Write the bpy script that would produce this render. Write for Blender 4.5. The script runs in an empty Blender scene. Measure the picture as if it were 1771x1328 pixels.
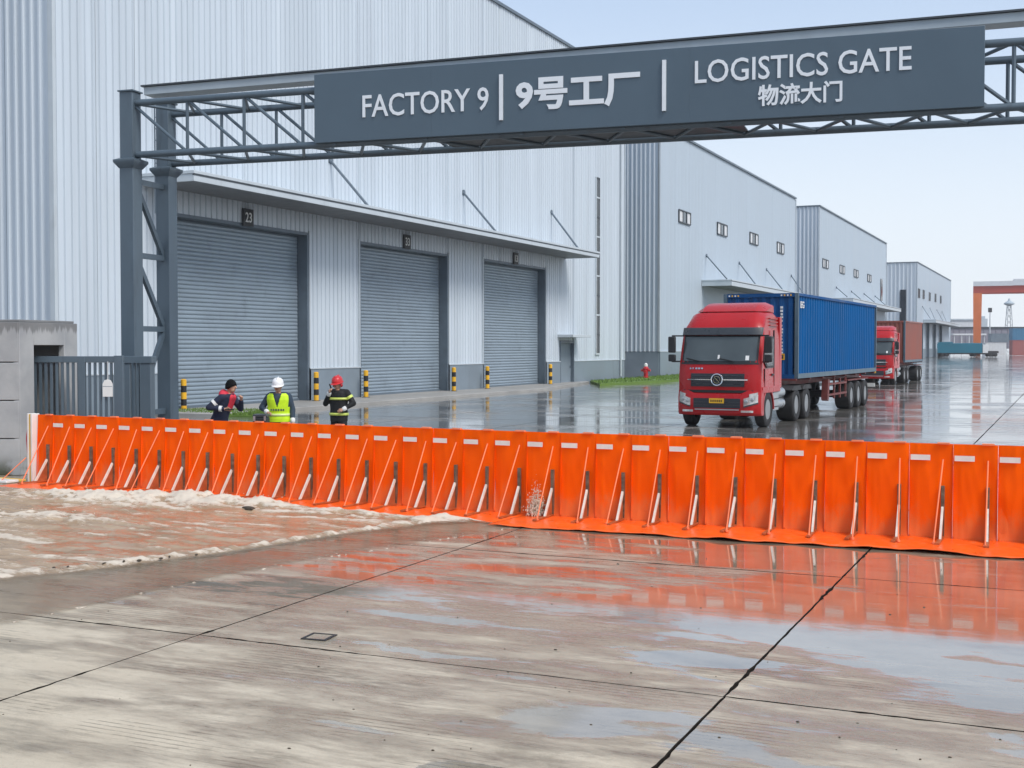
import bpy, bmesh, math, random
from mathutils import Vector, Matrix, noise as mnoise

# ------------------------------------------------------------------ camera, sky, sun
random.seed(7)
SC = bpy.context.scene
COL = SC.collection
W0, H0, F = 1771.0, 1328.0, 2150.0            # photograph size, focal length in its pixels
HORIZON, VANISH_X, CAM_H = 600.0, 1850.0, 2.35
PITCH = math.atan((H0/2-HORIZON)/F)
YAW = math.atan((VANISH_X-W0/2)/F)
cam_data = bpy.data.cameras.new("camera")
cam = bpy.data.objects.new("camera", cam_data); COL.objects.link(cam)
cam_data.sensor_width = 36.0
cam_data.lens = 36.0*F/W0
cam_data.clip_start = 0.1; cam_data.clip_end = 6000
cam.location = (0, 0, CAM_H)
cam.rotation_euler = (math.radians(90)-PITCH, 0, YAW)
SC.camera = cam

SUN_EL, SUN_AZ = math.radians(50), math.radians(109)    # azimuth clockwise from +Y
world = bpy.data.worlds.new("World"); SC.world = world; world.use_nodes = True
wn = world.node_tree
sky = wn.nodes.new("ShaderNodeTexSky"); sky.sky_type = 'NISHITA'; sky.sun_disc = False
sky.sun_elevation = SUN_EL; sky.sun_rotation = SUN_AZ
sky.altitude = 0; sky.air_density = 1.0; sky.dust_density = 1.6; sky.ozone_density = 2.0
bg = wn.nodes["Background"]
# thin bright overcast veil mixed over the clear sky
hsv = wn.nodes.new("ShaderNodeHueSaturation"); hsv.inputs["Saturation"].default_value = 0.85
veil = wn.nodes.new("ShaderNodeMix"); veil.data_type = 'RGBA'; veil.inputs[0].default_value = 0.5
veil.inputs[7].default_value = (4.7, 5.7, 7.2, 1)
wn.links.new(sky.outputs[0], hsv.inputs["Color"])
wn.links.new(hsv.outputs[0], veil.inputs[6])
tc = wn.nodes.new("ShaderNodeTexCoord"); sx = wn.nodes.new("ShaderNodeSeparateXYZ")
wn.links.new(tc.outputs["Generated"], sx.inputs[0])
hz = wn.nodes.new("ShaderNodeMapRange"); hz.interpolation_type = 'SMOOTHSTEP'
for i_, v_ in enumerate((0.0, 0.30, 0.85, 0.0)): hz.inputs[i_+1].default_value = v_
wn.links.new(sx.outputs[2], hz.inputs[0])
low = wn.nodes.new("ShaderNodeMix"); low.data_type = 'RGBA'; low.inputs[7].default_value = (6.1, 6.45, 6.8, 1)   # bright mist low all round
wn.links.new(hz.outputs[0], low.inputs[0]); wn.links.new(veil.outputs[2], low.inputs[6])
wn.links.new(low.outputs[2], bg.inputs[0])
bg.inputs[1].default_value = 0.088

sun_data = bpy.data.lights.new("sun", 'SUN'); sun_data.energy = 1.5; sun_data.angle = math.radians(22)
sun_data.color = (1.0, 0.96, 0.9)
sun = bpy.data.objects.new("sun", sun_data); COL.objects.link(sun)
sd = Vector((math.sin(SUN_AZ)*math.cos(SUN_EL), math.cos(SUN_AZ)*math.cos(SUN_EL), math.sin(SUN_EL)))
sun.rotation_euler = sd.to_track_quat('Z', 'Y').to_euler()
sun.location = (30, 20, 60)

SC.view_settings.view_transform = 'Standard'; SC.view_settings.look = 'None'
SC.view_settings.gamma = 1; SC.view_settings.use_curve_mapping = False
SC.view_settings.exposure = 0.84
SC.render.engine = 'CYCLES'
SC.cycles.use_denoising = True
SC.cycles.max_bounces = 6; SC.cycles.diffuse_bounces = 3; SC.cycles.glossy_bounces = 3
SC.cycles.caustics_reflective = False; SC.cycles.caustics_refractive = False

# ------------------------------------------------------------------ pixel -> place
_R = cam.rotation_euler.to_matrix()
C0 = Vector((0, 0, CAM_H))
FWD = Vector((-math.sin(YAW), math.cos(YAW), 0)); RGT = Vector((math.cos(YAW), math.sin(YAW), 0))
def ray(px, py):
    return _R @ Vector(((px-W0/2)/F, -(py-H0/2)/F, -1.0))
def G(px, py, z=0.0):                    # where the pixel meets the ground (height z)
    r = ray(px, py); t = (z-CAM_H)/r.z
    return C0+r*t
def PX(px, py, x):                       # where it meets a wall x = const
    r = ray(px, py); return C0+r*(x/r.x)
def PY(px, py, y):
    r = ray(px, py); return C0+r*(y/r.y)
def PD(px, py, d):                       # at forward distance d
    r = ray(px, py); return C0+r*(d/r.dot(FWD))
def PP(px, py, p0, n):                   # on the plane through p0 with normal n
    r = ray(px, py); return C0+r*((p0-C0).dot(n)/r.dot(n))

# ------------------------------------------------------------------ materials
M = {}
def nodes(name):
    m = bpy.data.materials.new(name); m.use_nodes = True
    nt = m.node_tree; b = nt.nodes["Principled BSDF"]
    M[name] = m
    return m, nt, b
def N(nt, t, **kw):
    n = nt.nodes.new(t)
    for k, v in kw.items():
        if k in n.inputs.keys(): n.inputs[k].default_value = v
        else: setattr(n, k, v)
    return n
def math_n(nt, op, a, b=None, c=None, clamp=False):
    n = nt.nodes.new("ShaderNodeMath"); n.operation = op; n.use_clamp = clamp
    for i, v in enumerate((a, b, c)):
        if v is None: continue
        if hasattr(v, "links"): nt.links.new(v, n.inputs[i])
        else: n.inputs[i].default_value = v
    return n.outputs[0]
def smooth_n(nt, v, lo, hi, o0=0.0, o1=1.0):
    n = nt.nodes.new("ShaderNodeMapRange"); n.interpolation_type = 'SMOOTHSTEP'
    nt.links.new(v, n.inputs[0])
    for i, x in enumerate((lo, hi, o0, o1)): n.inputs[i+1].default_value = x
    return n.outputs[0]
def mix_n(nt, f, a, b):
    n = nt.nodes.new("ShaderNodeMix"); n.data_type = 'RGBA'
    for sock, v in ((n.inputs[0], f), (n.inputs[6], a), (n.inputs[7], b)):
        if hasattr(v, "links"): nt.links.new(v, sock)
        elif isinstance(v, (int, float)): sock.default_value = v
        else: sock.default_value = (*v, 1) if len(v) == 3 else v
    return n.outputs[2]
def noise_n(nt, scale3, src, detail=4, rough=.55, dist=0.0, scale=1.0):
    mp = nt.nodes.new("ShaderNodeMapping"); mp.inputs["Scale"].default_value = scale3
    nt.links.new(src, mp.inputs[0])
    n = N(nt, "ShaderNodeTexNoise", Scale=scale, Detail=detail, Roughness=rough, Distortion=dist)
    nt.links.new(mp.outputs[0], n.inputs["Vector"])
    return n.outputs["Fac"]
def pos_n(nt): return nt.nodes.new("ShaderNodeNewGeometry").outputs["Position"]
def obj_n(nt): return nt.nodes.new("ShaderNodeTexCoord").outputs["Object"]
def bump_n(nt, b, h, strength, dist=.01):
    n = N(nt, "ShaderNodeBump", Strength=strength, Distance=dist)
    nt.links.new(h, n.inputs["Height"]); nt.links.new(n.outputs[0], b.inputs["Normal"])
def pm(name, col, rough=.5, metal=0.0, var=.12, sc=(2, 2, 2), bump=0.0, bsc=30.0, coat=0.0, dirt=None, dirt_amt=.35, spec=.5):
    m, nt, b = nodes(name)
    p = pos_n(nt)
    f = noise_n(nt, sc, p, 5)
    lo = tuple(c*(1-var) for c in col); hi = tuple(min(1, c*(1+var)) for c in col)
    c = mix_n(nt, smooth_n(nt, f, .3, .7), lo, hi)
    if dirt:
        d = noise_n(nt, (sc[0]*2.3, sc[1]*2.3, sc[2]*.6), p, 6, .65)
        c = mix_n(nt, smooth_n(nt, d, .52, .78, 0, dirt_amt), c, dirt)
    nt.links.new(c, b.inputs["Base Color"])
    r2 = smooth_n(nt, f, .25, .75, max(0.02, rough*.8), min(1, rough*1.2))
    nt.links.new(r2, b.inputs["Roughness"])
    b.inputs["Metallic"].default_value = metal
    b.inputs["Specular IOR Level"].default_value = spec
    if coat: b.inputs["Coat Weight"].default_value = coat; b.inputs["Coat Roughness"].default_value = .07
    if bump: bump_n(nt, b, noise_n(nt, (bsc,)*3, p, 4), bump)
    return m

pm('cladding', (.555, .615, .67), .45, 0, .06, (1.4, 1.4, .06), dirt=(.34, .37, .39), dirt_amt=.22)
pm('cladding_far', (.44, .51, .575), .55, 0, .03, (.3, .3, .05), dirt=(.42, .46, .49), dirt_amt=.15)
pm('plinth', (.20, .245, .285), .5, 0, .08, (.8, .8, .8), dirt=(.12, .13, .13), dirt_amt=.4)
pm('trim', (.50, .55, .585), .4, 0, .05, (1, 1, 1), dirt=(.3, .31, .31), dirt_amt=.3)
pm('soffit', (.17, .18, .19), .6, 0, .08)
pm('dark_trim', (.05, .06, .07), .5)
pm('frame_grey', (.12, .155, .19), .45, 0, .08, dirt=(.06, .07, .08), dirt_amt=.4)
pm('shutter', (.265, .325, .375), .36, .15, .07, (.6, .6, 1.6), dirt=(.11, .13, .15), dirt_amt=.35)
pm('steel', (.092, .128, .160), .42, .1, .08, (1.5, 1.5, .7), dirt=(.04, .05, .06), dirt_amt=.5)
pm('sign_face', (.078, .116, .150), .36, .1, .05, (.7, .7, .7))
pm('letter', (.74, .78, .82), .35, 0, .03)
pm('tray', (.40, .46, .50), .45, 0, .06)
pm('orange', (1.0, .118, .0), .5, 0, .07, (2.2, 2.2, 1.2), bump=.35, bsc=4.5, dirt=(.62, .06, .005), dirt_amt=.25, spec=.06)
pm('apron_orange', (1.0, .125, .01), .32, 0, .08, (4, 4, 4), bump=.6, bsc=7, dirt=(.55, .25, .12), dirt_amt=.7)
pm('rope', (.88, .24, .10), .6, 0, .1)
pm('sticker', (.80, .77, .70), .45, 0, .05, (9, 9, 9))
pm('rail', (.17, .14, .10), .5, .4, .35, (8, 8, 14), dirt=(.30, .26, .22), dirt_amt=.7)
pm('brace', (.72, .69, .60), .42, .1, .1, (7, 7, 7), dirt=(.40, .33, .2), dirt_amt=.4)
pm('foot', (.42, .12, .04), .5, .2, .2, (8, 8, 8))
pm('end_yellow', (.66, .42, .09), .5)
pm('white', (.74, .74, .72), .45, 0, .05)
pm('yellow', (.80, .43, .02), .45, 0, .08, (4, 4, 4), dirt=(.3, .2, .08), dirt_amt=.3)
pm('black', (.015, .016, .018), .5, 0, .2)
pm('rubber', (.018, .018, .019), .75, 0, .25, (6, 6, 6), dirt=(.07, .065, .06), dirt_amt=.5)
pm('rim', (.30, .31, .32), .4, .5, .15, (6, 6, 6), dirt=(.10, .09, .08), dirt_amt=.6)
pm('chassis', (.035, .033, .033), .6, .2, .25, (3, 3, 3), dirt=(.10, .085, .07), dirt_amt=.4)
pm('rust_frame', (.16, .035, .03), .55, .1, .2, (3, 3, 3), dirt=(.09, .05, .04), dirt_amt=.5)
pm('tank', (.42, .44, .45), .32, .7, .1)
pm('chrome', (.72, .74, .76), .12, 1, .03)
pm('truck_red', (.41, .009, .012), .3, 0, .05, (1, 1, 1), coat=.15, dirt=(.30, .02, .02), dirt_amt=.3, spec=.3)
pm('visor', (.035, .04, .047), .3, 0, .1)
pm('grille', (.02, .024, .032), .4, 0, .1)
pm('plate_yellow', (.80, .45, .02), .45)
pm('plate_ink', (.12, .07, .01), .5)
pm('container_blue', (.002, .088, .265), .6, 0, .1, (.8, .8, .4), dirt=(.008, .045, .13), dirt_amt=.5, spec=.12)
pm('container_front', (.004, .07, .22), .55, 0, .1, (.8, .8, .4), dirt=(.008, .04, .12), dirt_amt=.5, spec=.25)  # darker copy of the side blue: shade on the front put into the colour
pm('container_frame', (.09, .14, .18), .5, .1, .12, (2, 2, 2), dirt=(.08, .06, .05), dirt_amt=.4)
pm('container_brown', (.28, .085, .06), .5, 0, .1, (.8, .8, .4), dirt=(.13, .06, .05), dirt_amt=.4)
pm('skin', (.50, .28, .19), .5, 0, .05, spec=.35)
pm('hair', (.006, .006, .006), .7, 0, .2, (30, 30, 30), spec=.1)
pm('helmet_white', (.80, .80, .80), .28, 0, .02)
pm('helmet_red', (.62, .03, .035), .3, 0, .05)
pm('vest', (.56, .83, .012), .6, 0, .1, (9, 9, 9), bump=.3, bsc=14)
pm('vest_tape', (.62, .72, .30), .35, 0, .1)
pm('navy', (.010, .015, .040), .8, 0, .25, (8, 8, 8), bump=.5, bsc=12)
pm('blue_grey', (.030, .050, .075), .8, 0, .25, (8, 8, 8), bump=.5, bsc=12)
pm('black_cloth', (.010, .011, .012), .8, 0, .3, (8, 8, 8), bump=.5, bsc=12)
pm('red_cloth', (.60, .03, .055), .75, 0, .15, (8, 8, 8), bump=.5, bsc=12)
pm('tape_yellow', (.70, .80, .16), .4, 0, .06)
pm('glove', (.72, .72, .70), .7, 0, .05)
pm('crane_orange', (.72, .19, .06), .5, 0, .06, (.3, .3, .3))
pm('crane_red', (.50, .09, .06), .5, 0, .06, (.3, .3, .3))
pm('teal', (.0, .13, .20), .45, 0, .08, (.3, .3, .3))
pm('far_wall', (.24, .23, .27), .7, 0, .06, (.1, .1, .1))
pm('far_white', (.66, .67, .68), .6, 0, .04)
pm('far_red', (.36, .12, .11), .6, 0, .08, (.2, .2, .2))
pm('far_blue', (.06, .20, .34), .6, 0, .08, (.2, .2, .2))
pm('light_pole', (.55, .57, .58), .5, .3, .05)
pm('hydrant_red', (.50, .02, .03), .35, 0, .08)
pm('debris', (.06, .045, .03), .8, 0, .4, (20, 20, 20))
pm('earth', (.045, .04, .036), .8, 0, .3, (6, 6, 6))
def splash(name, top, amt):
    m = M[name]; nt = m.node_tree; b = nt.nodes["Principled BSDF"]; p = pos_n(nt)
    sep = nt.nodes.new("ShaderNodeSeparateXYZ"); nt.links.new(p, sep.inputs[0])
    old = b.inputs["Base Color"].links[0].from_socket
    n1 = noise_n(nt, (5, 5, 2.5), p, 8, .7)
    k = math_n(nt, 'SUBTRACT', math_n(nt, 'MULTIPLY', n1, 1.0), math_n(nt, 'MULTIPLY', sep.outputs[2], 1/top))
    f = smooth_n(nt, k, .10, .42, 0, amt)
    runs = smooth_n(nt, noise_n(nt, (26, 26, 1.1), p, 5, .6), .60, .76, 0, amt*.45)
    c = mix_n(nt, runs, mix_n(nt, f, old, (.52, .27, .12)), (.70, .07, .01))
    nt.links.new(c, b.inputs["Base Color"])
splash('orange', 1.0, .36)
def glass(name, col, rough=.04):
    m, nt, b = nodes(name)
    f = noise_n(nt, (1.3, 1.3, 1.3), pos_n(nt), 2)
    nt.links.new(mix_n(nt, f, tuple(c*.6 for c in col), tuple(c*1.4 for c in col)), b.inputs["Base Color"])
    b.inputs["Roughness"].default_value = rough; b.inputs["IOR"].default_value = 1.5
    b.inputs["Specular IOR Level"].default_value = .8
glass('windscreen', (.055, .07, .072)); glass('side_glass', (.012, .016, .022), .15); glass('window_glass', (.06, .08, .10), .08)  # windscreen base lightened to stand in for reflections on the glass
m, nt, b = nodes('lamp_glass')
nt.links.new(mix_n(nt, noise_n(nt, (14, 14, 14), pos_n(nt), 2), (.25, .25, .25), (.85, .85, .84)), b.inputs["Base Color"])
b.inputs["Roughness"].default_value = .12; b.inputs["Metallic"].default_value = .4
# poured concrete of the gate pocket: grey, with dark run-off streaks from the coping
m, nt, b = nodes('cast_concrete')
p = pos_n(nt)
c = mix_n(nt, smooth_n(nt, noise_n(nt, (1.5, 1.5, 1.5), p, 6), .3, .7), (.31, .32, .33), (.41, .415, .415))
sep = nt.nodes.new("ShaderNodeSeparateXYZ"); nt.links.new(p, sep.inputs[0])
st = math_n(nt, 'ADD', sep.outputs[2], math_n(nt, 'MULTIPLY', noise_n(nt, (9, 9, .4), p, 4, .6), -.55))
c = mix_n(nt, smooth_n(nt, st, 2.33, 2.42, 0, .62), c, (.10, .10, .10))
c = mix_n(nt, math_n(nt, 'MULTIPLY', smooth_n(nt, sep.outputs[2], .45, .02), smooth_n(nt, noise_n(nt, (3, 3, 3), p, 5), .35, .6)), c, (.06, .065, .04))
nt.links.new(c, b.inputs["Base Color"]); b.inputs["Roughness"].default_value = .75
bump_n(nt, b, noise_n(nt, (22, 22, 22), p, 5), .25)
# grass
m, nt, b = nodes('grass')
p = pos_n(nt)
nt.links.new(mix_n(nt, noise_n(nt, (3, 3, 3), p, 5), (.075, .14, .018), (.16, .26, .045)), b.inputs["Base Color"]); b.inputs["Roughness"].default_value = .8

# wet concrete: dull pale slab, damp darker areas, standing film that mirrors
def wet_concrete(name, dry0, dry1, wet_mul, film_lo, film_hi, near=True):
    m, nt, b = nodes(name)
    p = pos_n(nt)
    sep = nt.nodes.new("ShaderNodeSeparateXYZ"); nt.links.new(p, sep.inputs[0])
    big = noise_n(nt, (.35, .5, 1), p, 6, .62)
    mid = noise_n(nt, (.9, 2.4, 1), p, 9, .68, .35)
    streak = noise_n(nt, (.7, 3.6, 1), p, 10, .70, .35)
    fine = noise_n(nt, (11, 24, 1), p, 6, .75)
    grit = noise_n(nt, (90, 90, 1), p, 4, .75)
    stain = noise_n(nt, (.55, 1.5, 1), p, 10, .72, .5)
    c = mix_n(nt, smooth_n(nt, big, .32, .68), dry0, dry1)
    c = mix_n(nt, smooth_n(nt, mid, .46, .66, 0, .45), c, tuple(x*.58 for x in dry0))
    c = mix_n(nt, smooth_n(nt, streak, .52, .68, 0, .32), c, tuple(x*.62 for x in dry0))
    c = mix_n(nt, smooth_n(nt, streak, .46, .32, 0, .30), c, tuple(min(1, x*1.18) for x in dry1))
    c = mix_n(nt, smooth_n(nt, stain, .55, .66, 0, .55), c, tuple(x*k_ for x, k_ in zip(dry0, (.44, .42, .40))))
    c = mix_n(nt, smooth_n(nt, fine, .50, .72, 0, .35), c, tuple(x*.50 for x in dry0))
    c = mix_n(nt, smooth_n(nt, grit, .54, .70, 0, .45), c, tuple(x*.45 for x in dry0))
    c = mix_n(nt, smooth_n(nt, grit, .44, .30, 0, .30), c, tuple(min(1, x*1.25) for x in dry1))
    # broom / saw grooves across the slabs in worn patches
    wv = N(nt, "ShaderNodeTexWave", wave_type='BANDS', bands_direction='Y', Scale=5.2, Distortion=.6, Detail=2.0)
    nt.links.new(p, wv.inputs["Vector"])
    gm = math_n(nt, 'MULTIPLY', smooth_n(nt, wv.outputs["Fac"], .78, .97), smooth_n(nt, noise_n(nt, (.8, 1.1, 1), p, 5, .6), .50, .60))
    gm = math_n(nt, 'MULTIPLY', gm, smooth_n(nt, fine, .35, .55))
    if near: c = mix_n(nt, math_n(nt, 'MULTIPLY', gm, .6), c, tuple(x*.3 for x in dry0))
    # film of water: noise in place, more of it away from the drying foreground and to the east
    wet = math_n(nt, 'ADD', math_n(nt, 'MULTIPLY', mid, .40), math_n(nt, 'MULTIPLY', streak, .42))
    wet = math_n(nt, 'ADD', wet, math_n(nt, 'MULTIPLY', noise_n(nt, (.24, .36, 1), p, 4, .5), .55))
    if near:
        wet = math_n(nt, 'ADD', wet, smooth_n(nt, sep.outputs[1], 5.5, 12.5, -.10, .075))
        wet = math_n(nt, 'ADD', wet, smooth_n(nt, sep.outputs[0], -7.5, .5, -.045, .075))
    film = smooth_n(nt, wet, film_lo, film_hi)
    if near:      # separate shallow puddles with crisp rims, mostly towards the middle of the road
        pd_ = noise_n(nt, (.55, 1.35, 1), p, 8, .55, .3)
        pd_ = math_n(nt, 'ADD', pd_, smooth_n(nt, sep.outputs[0], -7.0, -2.0, -.10, .03))
        pd_ = math_n(nt, 'MULTIPLY', smooth_n(nt, pd_, .575, .605), smooth_n(nt, sep.outputs[1], 12.6, 11.0))
        film = math_n(nt, 'MAXIMUM', film, pd_)
    damp = math_n(nt, 'MAXIMUM', smooth_n(nt, wet, film_lo-.16, film_lo+.01), film)
    dk = N(nt, "ShaderNodeMix", data_type='RGBA', blend_type='MULTIPLY')
    nt.links.new(damp, dk.inputs[0]); nt.links.new(c, dk.inputs[6]); dk.inputs[7].default_value = (wet_mul, wet_mul*.97, wet_mul*.93, 1)
    nt.links.new(dk.outputs[2], b.inputs["Base Color"])
    r = math_n(nt, 'SUBTRACT', .55, math_n(nt, 'MULTIPLY', damp, .29))
    r = math_n(nt, 'SUBTRACT', r, math_n(nt, 'MULTIPLY', film, .25))
    nt.links.new(math_n(nt, 'MAXIMUM', r, .045), b.inputs["Roughness"])
    b.inputs["IOR"].default_value = 1.5
    nt.links.new(math_n(nt, 'MULTIPLY', film, .75 if near else .5), b.inputs["Coat Weight"])
    b.inputs["Coat Roughness"].default_value = .07; b.inputs["Coat IOR"].default_value = 1.6 if near else 1.4
    h = math_n(nt, 'ADD', math_n(nt, 'MULTIPLY', grit, .5), math_n(nt, 'MULTIPLY', fine, .8))
    h = math_n(nt, 'SUBTRACT', h, math_n(nt, 'MULTIPLY', gm, .8 if near else 0.0))
    dry = math_n(nt, 'SUBTRACT', 1.0, math_n(nt, 'MULTIPLY', film, .97))
    h = math_n(nt, 'MULTIPLY', h, dry)
    h = math_n(nt, 'ADD', h, math_n(nt, 'MULTIPLY', noise_n(nt, (1.2, 3.0, 1), p, 2, .5), .7 if near else .45))
    bump_n(nt, b, h, .55, .006)
    return m
wet_concrete('slab_concrete', (.485, .41, .30), (.615, .535, .41), .58, .69, .75)
wet_concrete('yard_concrete', (.34, .335, .32), (.44, .432, .415), .66, .56, .70, near=False)
pm('pave_concrete', (.34, .33, .31), .55, 0, .12, (.6, .6, .6), dirt=(.2, .19, .18), dirt_amt=.5)
pm('joint_fill', (.022, .019, .016), .95, 0, .3, (5, 5, 5), spec=.05)

# ------------------------------------------------------------------ mesh builder
class MB:
    def __init__(s): s.v = []; s.f = []
    def add(s, vs, fs):
        o = len(s.v); s.v += [tuple(x) for x in vs]; s.f += [tuple(i+o for i in f) for f in fs]; return s
    def box(s, x0, x1, y0, y1, z0, z1):
        vs = [(x, y, z) for z in (z0, z1) for y in (y0, y1) for x in (x0, x1)]
        return s.add(vs, [(0, 2, 3, 1), (4, 5, 7, 6), (0, 1, 5, 4), (2, 6, 7, 3), (0, 4, 6, 2), (1, 3, 7, 5)])
    def quad(s, a, b, c, d): return s.add([a, b, c, d], [(0, 1, 2, 3)])
    def tube(s, a, b, r, r2=None, n=10, cap=True):
        a = Vector(a); b = Vector(b); r2 = r if r2 is None else r2
        d = (b-a).normalized(); u = d.orthogonal().normalized(); w = d.cross(u)
        vs = []
        for q, rr in ((a, r), (b, r2)):
            for i in range(n):
                t = 2*math.pi*i/n; vs.append(q+(u*math.cos(t)+w*math.sin(t))*rr)
        fs = [(i, (i+1) % n, n+(i+1) % n, n+i) for i in range(n)]
        if cap: fs += [tuple(range(n-1, -1, -1)), tuple(range(n, 2*n))]
        return s.add(vs, fs)
    def bar(s, a, b, w, h, up=(0, 0, 1)):          # rectangular bar between two points
        a = Vector(a); b = Vector(b); d = (b-a).normalized(); up = Vector(up)
        sd_ = d.cross(up)
        if sd_.length < 1e-4: sd_ = d.cross(Vector((1, 0, 0)))
        sd_.normalize(); u = sd_.cross(d)
        vs = [q+sd_*(i*w/2)+u*(j*h/2) for q in (a, b) for i, j in ((-1, -1), (1, -1), (1, 1), (-1, 1))]
        return s.add(vs, [(3, 2, 1, 0), (4, 5, 6, 7), (0, 1, 5, 4), (1, 2, 6, 5), (2, 3, 7, 6), (3, 0, 4, 7)])
    def lathe(s, prof, axis='z', n=16, at=(0, 0, 0), closed=False):   # prof: (radius, height)
        at = Vector(at); vs = []
        for r, h in prof:
            for i in range(n):
                t = 2*math.pi*i/n; c, q = math.cos(t)*r, math.sin(t)*r
                vs.append(at+Vector((c, q, h) if axis == 'z' else ((h, c, q) if axis == 'x' else (q, h, c))))
        k = len(prof); fs = []
        for j in range(k if closed else k-1):
            a, b = j*n, ((j+1) % k)*n
            fs += [(a+i, a+(i+1) % n, b+(i+1) % n, b+i) for i in range(n)]
        if not closed:
            fs += [tuple(range(n-1, -1, -1)), tuple(range((k-1)*n, k*n))]
        return s.add(vs, fs)
    def prism(s, pts, x0, x1, axis='x'):           # outline extruded along an axis
        n = len(pts)
        def P(a, p, q): return (a, p, q) if axis == 'x' else ((p, a, q) if axis == 'y' else (p, q, a))
        vs = [P(x0, *p) for p in pts]+[P(x1, *p) for p in pts]
        return s.add(vs, [(i, (i+1) % n, n+(i+1) % n, n+i) for i in range(n)]+[tuple(range(n-1, -1, -1)), tuple(range(n, 2*n))])
    def grid(s, fn, us, vs_, flip=False):
        nu, nv = len(us), len(vs_)
        vs = [fn(u, v) for u in us for v in vs_]
        fs = [(i*nv+j, (i+1)*nv+j, (i+1)*nv+j+1, i*nv+j+1) for i in range(nu-1) for j in range(nv-1)]
        if flip: fs = [f[::-1] for f in fs]
        return s.add(vs, fs)
    def sphere(s, c, r, n=10, k=7):
        r = (r, r, r) if isinstance(r, (int, float)) else r
        prof = [(max(1e-4, math.sin(math.pi*j/k)), -math.cos(math.pi*j/k)) for j in range(k+1)]
        o = len(s.v); s.lathe(prof, 'z', n)
        for i in range(o, len(s.v)):
            q = s.v[i]; s.v[i] = (c[0]+q[0]*r[0], c[1]+q[1]*r[1], c[2]+q[2]*r[2])
        return s
    def capsule(s, a, b, r1, r2, n=10):
        a = Vector(a); b = Vector(b); d = (b-a); L = d.length; d.normalize()
        u = d.orthogonal().normalized(); w = d.cross(u); k = 4
        prof = [(r1*math.cos(t), r1*math.sin(t)) for t in [(-math.pi/2)*(1-j/k)+.02 for j in range(k+1)]]
        prof += [(r2*math.cos(t), L+r2*math.sin(t)) for t in [(math.pi/2)*(j/k)-.02*(j == k) for j in range(k+1)]]
        vs = [a+d*h+(u*math.cos(2*math.pi*i/n)+w*math.sin(2*math.pi*i/n))*max(r, 1e-4) for r, h in prof for i in range(n)]
        K = len(prof)
        fs = [(j*n+i, j*n+(i+1) % n, (j+1)*n+(i+1) % n, (j+1)*n+i) for j in range(K-1) for i in range(n)]
        fs += [tuple(range(n-1, -1, -1)), tuple(range((K-1)*n, K*n))]
        return s.add(vs, fs)
    def mesh(s, name, mat, ang=35):
        me = bpy.data.meshes.new(name); me.from_pydata(s.v, [], s.f); me.validate()
        bm = bmesh.new(); bm.from_mesh(me); bmesh.ops.recalc_face_normals(bm, faces=bm.faces); bm.to_mesh(me); bm.free()
        for p_ in me.polygons: p_.use_smooth = True
        me.set_sharp_from_angle(angle=math.radians(ang))
        if mat: me.materials.append(M[mat])
        return me
    def build(s, name, mat, parent=None, bevel=0.0, ang=35, seg=2, label=None):
        return link(name, s.mesh(name, mat, ang), parent, bevel, seg, label)
def link(name, me, parent=None, bevel=0.0, seg=2, label=None, loc=None):
    o = bpy.data.objects.new(name, me); COL.objects.link(o)
    if parent: o.parent = parent
    if loc is not None: o.location = loc
    if bevel:
        bv = o.modifiers.new("bevel", 'BEVEL'); bv.width = bevel; bv.segments = seg; bv.limit_method = 'ANGLE'; bv.angle_limit = math.radians(35)
        bv.harden_normals = False
    if label: o["label"] = label
    return o
def tag(o, label, cat, group=None):
    o["label"] = label; o["category"] = cat
    if group: o["group"] = group
    return o
def thing(name, label, cat, loc=(0, 0, 0), rz=0.0, group=None):
    o = bpy.data.objects.new(name, None); COL.objects.link(o)
    o.empty_display_size = .2; o.location = loc; o.rotation_euler = (0, 0, rz)
    return tag(o, label, cat, group)
def struct(o): o["kind"] = "structure"; return o
def copy_tree(o, parent=None):
    c = o.copy(); COL.objects.link(c); c.parent = parent
    for ch in list(o.children): copy_tree(ch, c)
    return c
def part(name, parent): # empty used as a part node
    o = bpy.data.objects.new(name, None); COL.objects.link(o); o.parent = parent; o.empty_display_size = .1
    return o
def text_mesh(body, mat, x0, x1, z0, z1, ext=.015, bold=0.0, flip_y=-1, space=1.0):
    """Lettering fitted to the rectangle x0..x1, z0..z1 of the local XZ plane, facing -Y."""
    cu = bpy.data.curves.new("t", 'FONT'); cu.body = body; cu.size = 1.0; cu.extrude = ext; cu.offset = bold; cu.space_character = space
    cu.resolution_u = 3
    t = bpy.data.objects.new("t", cu); COL.objects.link(t)
    bpy.context.view_layer.update()
    me = bpy.data.meshes.new_from_object(t.evaluated_get(bpy.context.evaluated_depsgraph_get()))
    COL.objects.unlink(t); bpy.data.objects.remove(t)
    xs = [v.co.x for v in me.vertices]; ys = [v.co.y for v in me.vertices]
    if not xs: return me
    ax, bx, ay, by = min(xs), max(xs), min(ys), max(ys)
    for v in me.vertices:
        x, y, z = v.co
        v.co = (x0+(x-ax)/(bx-ax)*(x1-x0), -z, z0+(y-ay)/(by-ay)*(z1-z0))
    me.materials.clear(); me.materials.append(M[mat])
    for p_ in me.polygons: p_.material_index = 0; p_.use_smooth = False
    return me
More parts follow.
